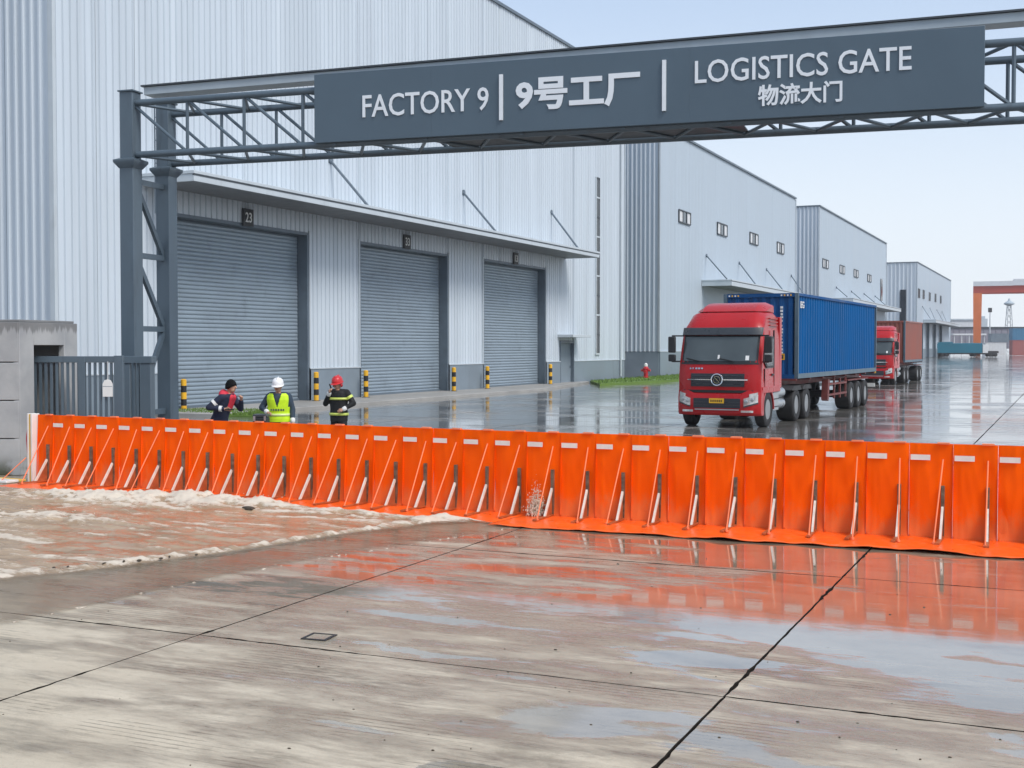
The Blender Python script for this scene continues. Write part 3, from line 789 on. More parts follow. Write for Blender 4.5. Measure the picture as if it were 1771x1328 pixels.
# pale cable trough lying along the top
xt0 = loc(255, 153, WG)[0]; zt0 = loc(1700, 29, WG+.1)[1]
ztl = loc(255, 153, WG+.1)[1]; ztr = ztl+(zt0-ztl)/(loc(1700, 29, WG+.1)[0]-xt0)*(XR+.2-xt0)
MB().bar((xt0, WG+.08, ztl-.11), (XR+.2, WG+.08, ztr-.11), .45, .18).build('cable_trough', 'tray', gan, .01)
MB().bar((xt0-.05, WG+.08, ztl), (XR+.25, WG+.08, ztr), .55, .035).build('trough_lid', 'dark_trim', gan)
# soffit sheet behind the board
xb0 = loc(545, 200, -.15)[0]; xb1 = loc(1703, 110, -.15)[0]
zb0 = (loc(545, 247, -.15)[1]+loc(1703, 186, -.15)[1])/2; zb1 = (loc(545, 135, -.15)[1]+loc(1703, 38, -.15)[1])/2
MB().box(xb0+2.5, xb1-4.2, .12, WG-.1, zbc+.02, zbc+.05).build('soffit_plate', 'dark_trim', gan)
board = MB().box(xb0, xb1, -.19, -.115, zb0, zb1).build('sign_board', 'sign_face', gan, .008)
xm = [xb0+(xb1-xb0)*i/5 for i in range(1, 5)]
for x in xm: MB().box(x-.002, x+.002, -.192, -.190, zb0+.01, zb1-.01).build('board_seam', 'steel', board)
for z in (zbc, ztc):
    for x in [xb0+.4+(xb1-xb0-.8)*i/6 for i in range(7)]: MB().box(x-.04, x+.04, -.113, -.02, z-.04, z+.04).build('board_bracket', 'steel', board)
def sign_text(body, pa, pb, bold, ext=.008):
    """pa = (px, top, bottom) at the left edge, pb likewise at the right edge"""
    xa, za1 = loc(pa[0], pa[1], -.2); _, za0 = loc(pa[0], pa[2], -.2)
    xb_, zb1_ = loc(pb[0], pb[1], -.2); _, zb0_ = loc(pb[0], pb[2], -.2)
    me = text_mesh(body, 'letter', xa, xb_, (za0+zb0_)/2, (za1+zb1_)/2, ext, bold)
    link('lettering', me, board, loc=(0, -.203, 0))
sign_text('FACTORY 9', (627, 165, 203), (845, 150, 191), .007)
sign_text('9号工厂', (892, 138, 193), (1107, 121, 181), .034)
sign_text('LOGISTICS GATE', (1202, 106, 146), (1577, 78, 119), .007)
sign_text('物流大门', (1311, 147, 184), (1457, 138, 176), .024)
for px, a, b_ in ((867, 129, 208), (1149, 104, 192)):
    x, z1_ = loc(px, a, -.2); _, z0_ = loc(px, b_, -.2)
    MB().box(x-.035, x+.035, -.235, -.192, z0_, z1_).build('divider_bar', 'letter', board)
# rung ladder on the rear post
ld = part('ladder', gan)
for x in (-.36, -.24): MB().tube((x, WG+.1, 5.4), (x, WG+.1, zpt+.1), .018, n=6).build('stile', 'tray', ld)
for i in range(10): MB().tube((-.36, WG+.1, 5.5+i*.26), (-.24, WG+.1, 5.5+i*.26), .012, n=5).build('rung', 'tray', ld)

# ------------------------------------------------------------------ concrete gate pocket and sliding gate
A = G(36, 822); d0 = (A-C0).dot(FWD)
pk = thing('gate_pocket', 'grey cast concrete gate pocket with run-off stains beside the barrier end', 'wall', (A.x, A.y, 0), YAW)
zt = PD(36, 557, d0).z
# local: x along the front (negative = left), y going back
dx, dy = .52, 1.55                             # how the end face recedes
def E(t, z): return (dx*t, dy*t, z)
for i, (za, zb_) in enumerate(((0, .66), (.68, 1.36), (1.38, 2.06), (2.08, zt))):
    for j in range(3):
        x1 = -.02-j*1.9; MB().box(x1-1.88, x1, .0, .16, za, zb_).build('wall_panel', 'cast_concrete', pk, .01)
MB().box(-5.7, -.04, .17, .34, 0, zt-.02).build('inner_wall', 'cast_concrete', pk)
def post_prism(t0, t1, z0, z1, nm):
    mb = MB(); th = .12
    pts = [(dx*t0, dy*t0), (dx*t1, dy*t1), (dx*t1-th, dy*t1+.02), (dx*t0-th, dy*t0+.02)]
    mb.prism(pts, z0, z1, 'z'); mb.build(nm, 'cast_concrete', pk, .01)
post_prism(0, .24, 0, zt, 'front_pier')
post_prism(.76, 1.0, 0, zt, 'rear_pier')
post_prism(.2401, .7599, PD(80, 597, d0+.7).z, zt, 'lintel')
MB().box(-5.7, dx-.1, dy+.03, dy+.2, 0, zt).build('back_wall', 'cast_concrete', pk)
MB().prism([(-5.7, .05), (-.02, .05), (dx-.1, dy+.1), (-5.7, dy+.1)], zt+.002, zt+.05, 'z').build('coping', 'cast_concrete', pk, .01)
# gate
gy = dy*.5; gx0 = dx*.5-.6
Bq = PD(209, 613, d0+.62); gx1 = (Bq-Vector((A.x, A.y, 0))).dot(RGT); gz = PD(209, 616, d0+.7).z
gate = thing('sliding_gate', 'dark steel bar gate half slid into the concrete pocket', 'gate', (A.x, A.y, 0), YAW)
gate.location = Vector((A.x, A.y, 0))+FWD*gy
MB().box(gx0, gx1, -.04, .04, gz-.12, gz).build('top_rail', 'steel', gate, .006)
MB().box(gx0, gx1, -.04, .04, .12, .26).build('bottom_rail', 'steel', gate, .006)
MB().box(gx0, gx1, -.03, .03, .95, 1.03).build('middle_rail', 'steel', gate)
nb_ = 17
for i in range(nb_):
    x = gx0+.12+i*(gx1-gx0-.35)/(nb_-1)
    MB().box(x-.022, x+.022, -.022, .022, .262, gz-.122).build('bar', 'steel', gate)
MB().box(gx1-.17, gx1, -.05, .05, .10, gz+.012).build('end_stile', 'steel', gate, .006)
MB().box(gx1-.85, gx1-.72, -.045, .045, .12, gz-.002).build('mid_stile', 'steel', gate, .006)
tagb = MB(); P = PD(180, 672, d0+.5); q = P-Vector((A.x, A.y, 0)); tx = q.dot(RGT); tz = q.z
tagb.prism([(tx-.095, tz-.16), (tx+.095, tz-.16), (tx+.095, tz+.08), (tx+.06, tz+.15), (tx, tz+.17), (tx-.06, tz+.15), (tx-.095, tz+.08)], -.075, -.06, 'y')
tg = tagb.build('notice_tag', 'white', gate, .003)
MB().box(tx-.09, tx+.09, -.077, -.0755, tz+.03, tz+.04).build('tag_line', 'plinth', tg)
MB().tube((tx, -.06, tz+.17), (tx, -.05, gz-.1), .012, n=6).build('tag_cord', 'light_pole', tg)
# guide post that catches the gate
A2 = PD(216, 700, 24.6); A2.z = 0
gp = thing('gate_guide_frame', 'dark steel guide frame that receives the sliding gate beside the gantry post', 'gate post', A2, YAW)
w_ = 46*24.6/F; hz = PD(230, 616, 24.6).z
MB().box(0, .12, -.06, .06, 0, hz-.14).build('upright', 'steel', gp, .006)
MB().box(w_-.2, w_, -.06, .25, 0, hz-.14).build('upright', 'steel', gp, .006)
MB().box(-.04, w_+.03, -.08, .27, hz-.138, hz).build('head_rail', 'steel', gp, .006)
for x in (.2, .27): MB().box(x-.02, x+.02, -.03, .03, .1, hz-.14).build('bar', 'steel', gp)
MB().box(.0, w_, -.05, .05, .0, .1).build('sill', 'steel', gp)
MB().tube((w_-.22, -.07, .9), (w_-.14, -.09, .78), .012, n=6).build('latch', 'chrome', gp)

# ------------------------------------------------------------------ flood barrier
HB = 1.17
BL = [G(62, 832), G(941, 893), G(1771, 941)]
BL.append(BL[2]+(BL[2]-BL[1])*.45)
for q in BL: q.z = 0
seglen = [(BL[i+1]-BL[i]).length for i in range(len(BL)-1)]
def on_line(s):
    i = 0
    while i < len(seglen)-1 and s > seglen[i]: s -= seglen[i]; i += 1
    d = (BL[i+1]-BL[i]).normalized()
    return BL[i]+d*s, d, Vector((d.y, -d.x, 0))          # point, along, outwards (towards the water side)
def s_of(px, lo=-1.0, hi=None):
    lo, hi = 0.0, sum(seglen)
    for _ in range(40):
        m_ = (lo+hi)/2; P = on_line(m_)[0]-C0
        x = W0/2+F*P.dot(RGT)/P.dot(FWD)
        if x < px: lo = m_
        else: hi = m_
    return (lo+hi)/2
s0 = s_of(84); pitch = (s_of(1711)-s0)/30
NST = 33
strut_s = [s0+i*pitch for i in range(NST)]
sections = [(0, 6, 'orange flood barrier run ending at the white and yellow end post by the concrete wall'),
            (6, 19, 'orange flood barrier run with muddy water foaming along its foot'),
            (19, NST, 'orange flood barrier run across the clear wet concrete before the trucks')]
strut_meshes = {}
mb = MB(); mb.box(-.020, .020, .012, .055, 0, .66)
for z in (.47, .55, .63): mb.lathe([(.012, .055), (.012, .062)], 'y', 6, (0, 0, z))
strut_meshes['upright_rail'] = mb.mesh('upright_rail', 'rail')
mb = MB(); mb.bar((0, .055, .40), (0, .31, .035), .026, .036, (0, 1, 1)); strut_meshes['brace'] = mb.mesh('brace', 'brace')
mb = MB(); mb.prism([(.056, .03), (.29, .03), (.056, .37)], -.004, .004, 'x'); strut_meshes['web_plate'] = mb.mesh('web_plate', 'foot')
mb = MB(); mb.box(-.024, .024, .03, .66, .028, .05); strut_meshes['foot_bar'] = mb.mesh('foot_bar', 'foot')
mb = MB(); mb.tube((0, .022, .98), (0, .60, .05), .009, n=6); mb.lathe([(.022, -.01), (.022, .012)], 'z', 8, (0, .60, .04)); strut_meshes['stay_rope'] = mb.mesh('stay_rope', 'rope')
mb = MB(); mb.box(-.07, .07, -.03, .03, HB-.004, HB+.016); strut_meshes['top_clip'] = mb.mesh('top_clip', 'rope')
mb = MB(); mb.box(-.115, .115, .016, .022, -.033, .033); me_st = mb.mesh('reflector', 'sticker')
for si, (i0, i1, lab) in enumerate(sections):
    sa = strut_s[i0]-pitch*.55 if i0 == 0 else strut_s[i0-1]+pitch*.22
    sb = strut_s[i1-1]+pitch*.22
    org, d_, n_ = on_line((sa+sb)/2)
    sec = thing('flood_barrier', lab, 'flood barrier', org, 0, 'flood barrier runs')
    org = org.copy()
    edges = [sa]+[strut_s[i]+pitch*.22 for i in range(i0, i1)]
    for k in range(len(edges)-1):
        ea, eb = edges[k], edges[k+1]; sd_ = random.uniform(0, 50)
        rot = random.uniform(-.005, .005); tw = random.uniform(-.004, .004)
        def fn(u, v, back=0.0):
            P, d, n = on_line(ea+.002+(eb-ea-.004)*u)
            bul = .012*math.sin(math.pi*u)*math.sin(math.pi*v)+.016*mnoise.noise(Vector((u*2.2+sd_, v*3, sd_)))+.008*(1-abs(mnoise.noise(Vector((u*3+sd_, v*2.2+u*1.5, sd_+4)))))**6+rot*(u-.5)*2+tw*v
            fold = .005*math.exp(-((u-.18)/.03)**2)+.005*math.exp(-((u-.93)/.03)**2)
            edge = .0035 if k % 2 else -.0035
            off = bul+fold-back*.022+edge+(1-v)**6*.05
            z = v*HB
            q = P+n*off-org; return (q.x, q.y, z)
        us = [i/22 for i in range(23)]; vs_ = [i/20 for i in range(21)]
        mb = MB(); mb.grid(lambda u, v: fn(u, v, 0), us, vs_); nA = len(mb.v); mb.grid(lambda u, v: fn(u, v, 1), us, [0, .5, 1.0], True)
        nu, nv = 23, 21
        for i in range(nu-1):
            mb.f.append((i*nv+nv-1, (i+1)*nv+nv-1, nA+(i+1)*3+2, nA+i*3+2))
        for i, A_ in ((0, 0), (nu-1, 1)):
            mb.f.append((i*nv, i*nv+nv-1, nA+i*3+2, nA+i*3))
        mb.build('panel', 'orange', sec, ang=50)
        if i0+k > 0:
            P, d, n = on_line(strut_s[i0+k]-pitch*.52); q = P-org
            o = link('reflector', me_st, sec, loc=(q.x, q.y, HB*.855)); o.location = (q.x+n.x*.012, q.y+n.y*.012, HB*.855)
            o.rotation_euler = (0, 0, math.atan2(d.y, d.x)+math.pi)
    for i in range(i0, i1):
        P, d, n = on_line(strut_s[i]); q = P-org
        st = part('strut', sec); st.location = (q.x, q.y, 0); st.rotation_euler = (0, 0, math.atan2(d.y, d.x)+math.pi+random.uniform(-.05, .05))
        for nm, me in strut_meshes.items():
            o = link(nm, me, st)
            if nm == 'stay_rope': o.rotation_euler = (0, 0, random.uniform(-.12, .12))
    # skirt lying on the ground
    L = sb-sa; us = [i/(max(8, int(L/.07))) for i in range(max(8, int(L/.07))+1)]; vs_ = [i/12 for i in range(13)]
    def skirt(u, v):
        s_ = sa+L*u; P, d, n = on_line(s_)
        wmax = (1.15 if si == 2 else .98)+.05*mnoise.noise(Vector((s_*1.3, 3, 1)))+.03*math.sin(s_*2.1)
        z = .016+.016*mnoise.noise(Vector((s_*2.6, v*3, 8)))*(v > 0)+.010*mnoise.noise(Vector((s_*7, v*7, 3)))*(v > 0)
        if v > .8: z += (v-.8)/.2*max(0, .05*mnoise.noise(Vector((s_*1.9, 1.5, 4)))+.012*math.sin(s_*5.0))
        q = P+n*(wmax*v+.01)-org; return (q.x, q.y, max(.008, z))
    mb = MB(); mb.grid(skirt, us, vs_); sk = mb.build('skirt', 'apron_orange', sec, ang=60)
    so = sk.modifiers.new("solid", 'SOLIDIFY'); so.thickness = .008; so.offset = 1
    if si == 0:
        P, d, n = on_line(sa-.06); q = P-org
        e = part('end_post', sec); e.location = (q.x, q.y, 0); e.rotation_euler = (0, 0, math.atan2(d.y, d.x))
        MB().box(-.07, -.035, -.12, .05, 0, HB+.02).build('edge_strip', 'white', e, .004)
        MB().box(-.034, .014, -.11, .04, 0, HB+.01).build('core_strip', 'end_yellow', e, .004)
        MB().box(.015, .05, -.12, .05, 0, HB+.02).build('edge_strip', 'white', e, .004)
        MB().prism([(-.20, .02), (-.16, .04), (-.20, .35), (-.24, .75), (-.16, HB), (-.075, HB), (-.075, .02)], .0, .05, 'y').build('return_flap', 'red_cloth', e, .01)
        MB().tube((-.09, -.13, .42), (-.30, -.5, .03), .009, n=6).build('stay_rope', 'rope', e)
        MB().box(-1.9, -.1, -.55, -.28, .005, .05).build('ground_strip', 'white', e, .01)
        MB().box(-1.9, -.1, -.275, -.12, .005, .045).build('ground_strip', 'end_yellow', e, .01)

# ------------------------------------------------------------------ flood water
W_L = [G(p, q) for p, q in ((-160, 1110), (0, 1082), (150, 1050), (300, 1015), (430, 990), (560, 966), (700, 944), (800, 928), (905, 910))]
nd = (BL[1]-BL[0]).normalized(); nn = Vector((nd.y, -nd.x, 0))
wl = [((P-BL[0]).dot(nd), (P-BL[0]).dot(nn)) for P in W_L]              # water's edge in barrier coordinates (along, out)
def edge_v(u):
    if u <= wl[0][0]: return wl[0][1]
    for (a, va), (b_, vb) in zip(wl, wl[1:]):
        if u <= b_: return va+(vb-va)*(u-a)/(b_-a)
    return wl[-1][1]-(u-wl[-1][0])*1.2
R_L = [G(p, q) for p, q in ((-160, 1012), (0, 1003), (120, 992), (250, 975), (380, 958), (500, 940), (640, 918), (760, 905), (850, 900))]
rl = [((P-BL[0]).dot(nd), (P-BL[0]).dot(nn)) for P in R_L]              # the rolling foam front
def ridge_v(u):
    if u <= rl[0][0]: return rl[0][1]
    for (a, va), (b_, vb) in zip(rl, rl[1:]):
        if u <= b_: return va+(vb-va)*(u-a)/(b_-a)
    return rl[-1][1]-(u-rl[-1][0])*.6
u_min, u_max = -3.2, wl[-1][0]+.4
RES = .035
nu = int((u_max-u_min)/RES); verts = []; foam = []; film = []; thin = []
v_max = max(v for _, v in wl)+.6; nv = int((v_max-.12)/RES)
fb = mnoise.fractal; tb = mnoise.turbulence
def blob(u, v, cu, cv, ru, rv): return math.exp(-((u-cu)/ru)**2-((v-cv)/rv)**2)
def uv_of(px, py):
    P = G(px, py)-BL[0]; return P.dot(nd), P.dot(nn)
surge = [(uv_of(190, 868), 1.7, .55, 1.1), (uv_of(90, 900), 1.5, .5, .6), (uv_of(330, 868), 1.1, .40, .75), (uv_of(450, 876), 1.0, .35, .8), (uv_of(600, 895), 1.4, .3, .5), (uv_of(760, 900), 1.2, .22, .4)]
for i in range(nu+1):
    u = u_min+i*RES
    ev, rv = edge_v(u), ridge_v(u)
    for j in range(nv+1):
        v = .12+j*RES
        wv = v+.12*mnoise.noise(Vector((u*.9, v*.9, 3)))
        n1 = mnoise.noise(Vector((u*1.1+v*.5, v*3.0, 1.0)))
        n2 = mnoise.noise(Vector((u*3.0, v*8.0, 4.0)))
        n3 = mnoise.noise(Vector((u*9.0, v*18.0, 9.0)))
        inside = ev-wv+.10*mnoise.noise(Vector((u*2.2, v*2.2, 6)))
        body = rv-wv+.10*mnoise.noise(Vector((u*1.8, v*1.8, 2)))    # >0: the deep turbulent part
        bd = 1/(1+math.exp(-max(-40, min(40, body/.20))))
        z = .008+.020*bd
        z += bd*(.020*n1+.013*n2+.007*n3)
        z += (1-bd)*.003*n2
        f = 0.0
        r1 = math.exp(-((body-.32)/.34)**2)
        lump = .5+.5*mnoise.noise(Vector((u*1.6, v*3.0, 12)))+.35*n2+.2*n3
        z += r1*(.006+.030*max(0, lump)+.012*n3)
        f += r1*max(0, lump*1.25-.12)
        f += .6*math.exp(-((body+.02)/.07)**2)*max(0, .35+n2+n1)
        sg = 0.0
        for (cu, cv), ru, rvv, a in surge: sg += a*blob(u, v, cu, cv, ru, rvv)
        sgn = sg*(.62+.5*n1+.5*n2)
        z += .115*max(0, sgn)+.05*sg*abs(n3)
        f += max(0, sg*(1.05+1.2*n2+.9*n3+.5*n1)-.10)
        # streaks of foam drawn out along the flow
        s1 = mnoise.noise(Vector((u*.7+.8*n1, v*5.5+1.3*mnoise.noise(Vector((u*.6, v, 5))), 7.0)))
        f += bd*(max(0, s1+.3*n2+.2*n3-.04)*1.15+.10)
        # thin lines that older wave fronts left behind on the film
        for off, wd, am in ((.07, .05, 1.3), (.42, .035, 1.1), (.75, .05, .8)):
            q = inside-off-.05*math.sin(u*1.7+off*9)-.08*n1
            f += (1-bd)*am*math.exp(-(q/wd)**2)*(.55+.6*n2)
        # along the skirt
        f += .55*math.exp(-((v-.95)/.12)**2)*max(0, .3+n2+.5*n1)
        if v < 1.12: z = z*(1-.97*min(1, (1.12-v)/.25)*max(0, 1-1.2*sg))+.001
        if inside < .05: z -= (.05-inside)*.5
        z = max(z, -.02)
        P = BL[0]+nd*u+nn*v
        verts.append((P.x, P.y, z)); foam.append(max(0.0, min(1.0, f))); film.append(1-bd); thin.append(max(0.0, min(1.0, inside/1.3)))
faces = []
for i in range(nu):
    for j in range(nv):
        a = i*(nv+1)+j
        q = (a, a+1, a+nv+2, a+nv+1)
        if max(verts[t_][2] for t_ in q) > -.006: faces.append(q)
me = bpy.data.meshes.new('flood_water'); me.from_pydata(verts, [], faces)
at = me.attributes.new('foam', 'FLOAT', 'POINT'); at.data.foreach_set('value', foam)
at = me.attributes.new('thin', 'FLOAT', 'POINT'); at.data.foreach_set('value', thin)
at = me.attributes.new('film', 'FLOAT', 'POINT'); at.data.foreach_set('value', film)
for p_ in me.polygons: p_.use_smooth = True
m, nt, b = nodes('muddy_water')
p = pos_n(nt)
fo = N(nt, "ShaderNodeAttribute", attribute_name='foam').outputs["Fac"]
fi = N(nt, "ShaderNodeAttribute", attribute_name='film').outputs["Fac"]
mud = mix_n(nt, smooth_n(nt, noise_n(nt, (1.2, 3, 1), p, 5), .3, .7), (.30, .20, .115), (.44, .315, .20))
mud = mix_n(nt, math_n(nt, 'MULTIPLY', fi, .55), mud, (.24, .19, .135))
fn_ = noise_n(nt, (7, 20, 7), p, 9, .74, .6)
fmask = smooth_n(nt, math_n(nt, 'ADD', fo, math_n(nt, 'MULTIPLY', math_n(nt, 'SUBTRACT', fn_, .5), 2.1)), .26, .92)
col = mix_n(nt, fmask, mud, (.64, .555, .45))
nt.links.new(col, b.inputs["Base Color"])
nt.links.new(math_n(nt, 'ADD', math_n(nt, 'MULTIPLY', fmask, .45), .10), b.inputs["Roughness"])
b.inputs["IOR"].default_value = 1.33
h = math_n(nt, 'ADD', math_n(nt, 'MULTIPLY', noise_n(nt, (7, 16, 7), p, 4, .6), 1.0), math_n(nt, 'MULTIPLY', fmask, .6))
bump_n(nt, b, h, .6, .012)
tp = N(nt, "ShaderNodeBsdfTransparent"); mx = N(nt, "ShaderNodeMixShader")
clear = math_n(nt, 'MULTIPLY', math_n(nt, 'MULTIPLY', smooth_n(nt, fi, .35, .95), smooth_n(nt, math_n(nt, 'ADD', N(nt, "ShaderNodeAttribute", attribute_name='thin').outputs["Fac"], math_n(nt, 'MULTIPLY', math_n(nt, 'SUBTRACT', noise_n(nt, (1.2, 3.2, 1), p, 7, .65), .5), 1.4)), -.1, 1.0, .98, .52)), math_n(nt, 'SUBTRACT', 1.0, fmask))
nt.links.new(clear, mx.inputs[0]); nt.links.new(b.outputs[0], mx.inputs[1]); nt.links.new(tp.outputs[0], mx.inputs[2])
nt.links.new(mx.outputs[0], nt.nodes["Material Output"].inputs["Surface"])
me.materials.append(m)
o = link('flood_water', me); struct(o)

# splash against the barrier and the flying drops
rnd = random.Random(3)
P, d, n = on_line(s_of(933)); mb = MB()
for i in range(900):
    a = rnd.gauss(0, .07); hgt = abs(rnd.gauss(0, .17)); k = max(.2, 1-hgt*1.4)
    q = P+d*(a*k+.02)+n*(.10+abs(rnd.gauss(0, .08))*k); r = rnd.uniform(.004, .012)*k
    mb.sphere((q.x, q.y, .03+hgt), (r, r, r*rnd.uniform(1, 2.6)), 6, 4)
pm('foam', (.66, .58, .46), .4, 0, .12, (14, 14, 14))
o = mb.build('water_splash', 'foam'); o["kind"] = "stuff"
mb = MB()
for (cu, cv), ru, rvv, a in surge[:4]:
    for i in range(int(60*a)):
        u, v = rnd.gauss(cu, ru*.5), rnd.gauss(cv, rvv*.5)
        if v < .2: continue
        q = BL[0]+nd*u+nn*v; r = rnd.uniform(.003, .008)
        mb.sphere((q.x, q.y, rnd.uniform(.05, .16)), r, 5, 4)
o = mb.build('spray', 'foam'); o["kind"] = "stuff"
# dark rubbish in the foam, a lump for a water hollow, grit on the slabs
def clod(px, py, r, lab):
    P = G(px, py, .05); mb = MB(); mb.sphere((0, 0, 0), (r*1.7, r, r*.35), 14, 8)
    for i, q in enumerate(mb.v):
        k = 1+.6*mnoise.noise(Vector(q)*16+Vector((px, 0, 0))); mb.v[i] = (q[0]*k, q[1]*k, q[2]*k)
    o = mb.build('clod_or_hollow', 'debris'); o.location = (P.x, P.y, .06)
    o.rotation_euler = (0, 0, px); tag(o, lab, 'mud', 'mud clods in the flood water')
clod(208, 862, .06, 'small dark clod in the foam surging near the end post')
clod(392, 872, .07, 'small dark clod beside the larger flat lump in the foam')
clod(430, 880, .075, 'largest flat dark lump standing in for a water hollow at the skirt')  # added lump in place of a dark hollow in the water
for i in range(9):
    px = 95+i*30+rnd.uniform(-12, 12); P = G(px, 1000-.10*px*1.05+rnd.uniform(-2, 2))
    o = MB().sphere((0, 0, 0), (rnd.uniform(.018, .045), rnd.uniform(.012, .022), .012), 8, 6).build('clod_or_hollow', 'debris')
    o.location = (P.x, P.y, .045); o.rotation_euler = (0, 0, rnd.uniform(0, 3))
    tag(o, 'tiny dark clod pushed along by the foam front on the slabs', 'mud', 'clods along the foam front')
mb = MB()
for i in range(60):
    px, py = rnd.uniform(0, 1771), rnd.uniform(960, 1328); P = G(px, py)
    if (P-BL[0]).dot(nn) < edge_v((P-BL[0]).dot(nd))+.2 and px < 900: continue
    r = rnd.uniform(.003, .009)
    mb.sphere((P.x, P.y, r*.4), (r*rnd.uniform(.8, 2), r, r*.6), 6, 4)
o = mb.build('grit', 'debris'); o["kind"] = "stuff"
# small valve cover let into a slab
P = G(552, 1102); t = thing('valve_cover', 'small square iron valve cover let into the concrete slab', 'manhole cover', (P.x, P.y, .004), .1)
for a in ((-.11, .11, -.11, -.085), (-.11, .11, .085, .11), (-.11, -.085, -.084, .084), (.085, .11, -.084, .084)): MB().box(*a, -.004, .004).build('rim', 'chassis', t)
MB().box(-.083, .083, -.083, .083, -.004, .001).build('lid', 'slab_concrete', t)
# ------------------------------------------------------------------ trucks
ALPHA = math.atan((1960-W0/2)/F)
TRZ = YAW-ALPHA
CAB_P = [(1.0, -4.60), (1.15, -4.615), (1.5, -4.61), (1.92, -4.53), (2.30, -4.40), (2.68, -4.27), (2.90, -4.18), (3.15, -3.98), (3.36, -3.70)]   # (z, y) of the cab front
def front_y(z):
    for (za, ya), (zb, yb) in zip(CAB_P, CAB_P[1:]):
        if z <= zb: return ya+(yb-ya)*max(0, (z-za))/(zb-za)
    return CAB_P[-1][1]
def inset(x):
    t = max(0, abs(x)-.75)/.5
    return .20*t**2.2
def cw(z): return 1.24 if z < 2.6 else 1.24-.12*(z-2.6)/.8
def fpatch(x0, x1, z0, z1, off, nx=10, nz=4, back=.03):
    """Curved patch laid on the cab front, with thickness."""
    mb = MB(); us = [x0+(x1-x0)*i/nx for i in range(nx+1)]; vs_ = [z0+(z1-z0)*i/nz for i in range(nz+1)]
    mb.grid(lambda x, z: (x, front_y(z)+inset(x)-off, z), us, vs_)
    n = len(mb.v); mb.grid(lambda x, z: (x, front_y(z)+inset(x)-off+back, z), us, vs_, True)
    w = nz+1
    for i in range(nx):
        mb.f.append((i*w, (i+1)*w, n+(i+1)*w, n+i*w)); mb.f.append((i*w+nz, (i+1)*w+nz, n+(i+1)*w+nz, n+i*w+nz))
    for j in range(nz):
        mb.f.append((j, j+1, n+j+1, n+j)); mb.f.append((nx*w+j, nx*w+j+1, n+nx*w+j+1, n+nx*w+j))
    return mb
def tyre_mesh(r, w):
    return MB().lathe([(r*.56, w*.06), (r*.62, 0), (r*.9, 0), (r*.985, w*.07), (r, w*.18), (r, w*.82), (r*.985, w*.93), (r*.9, w), (r*.62, w), (r*.56, w*.94)], 'x', 28, closed=True).mesh('tyre', 'rubber', 40)
def rim_mesh(r, w, deep):
    mb = MB().lathe([(r*.57, w*.95), (r*.57, w*.80), (r*.50, w*deep), (r*.30, w*deep), (r*.26, w*(deep+.22)), (r*.12, w*(deep+.26)), (.001, w*(deep+.26))], 'x', 20)
    for k in range(8):
        t = k*math.pi/4; mb.tube((w*deep, math.cos(t)*r*.38, math.sin(t)*r*.38), (w*deep+.035, math.cos(t)*r*.38, math.sin(t)*r*.38), .018, n=6)
    return mb.mesh('rim', 'rim')
TY, RI = tyre_mesh(.52, .30), rim_mesh(.52, .30, .35)
TYd, RId = tyre_mesh(.52, .56), rim_mesh(.52, .56, .62)
def wheel(parent, y, side, dual=False):
    w = part('wheel', parent); wd = .56 if dual else .30
    w.location = (side*(1.24-wd), y, .52)
    if side < 0: w.rotation_euler = (0, 0, math.pi)
    link('tyre', TYd if dual else TY, w); link('rim', RId if dual else RI, w)
    return w
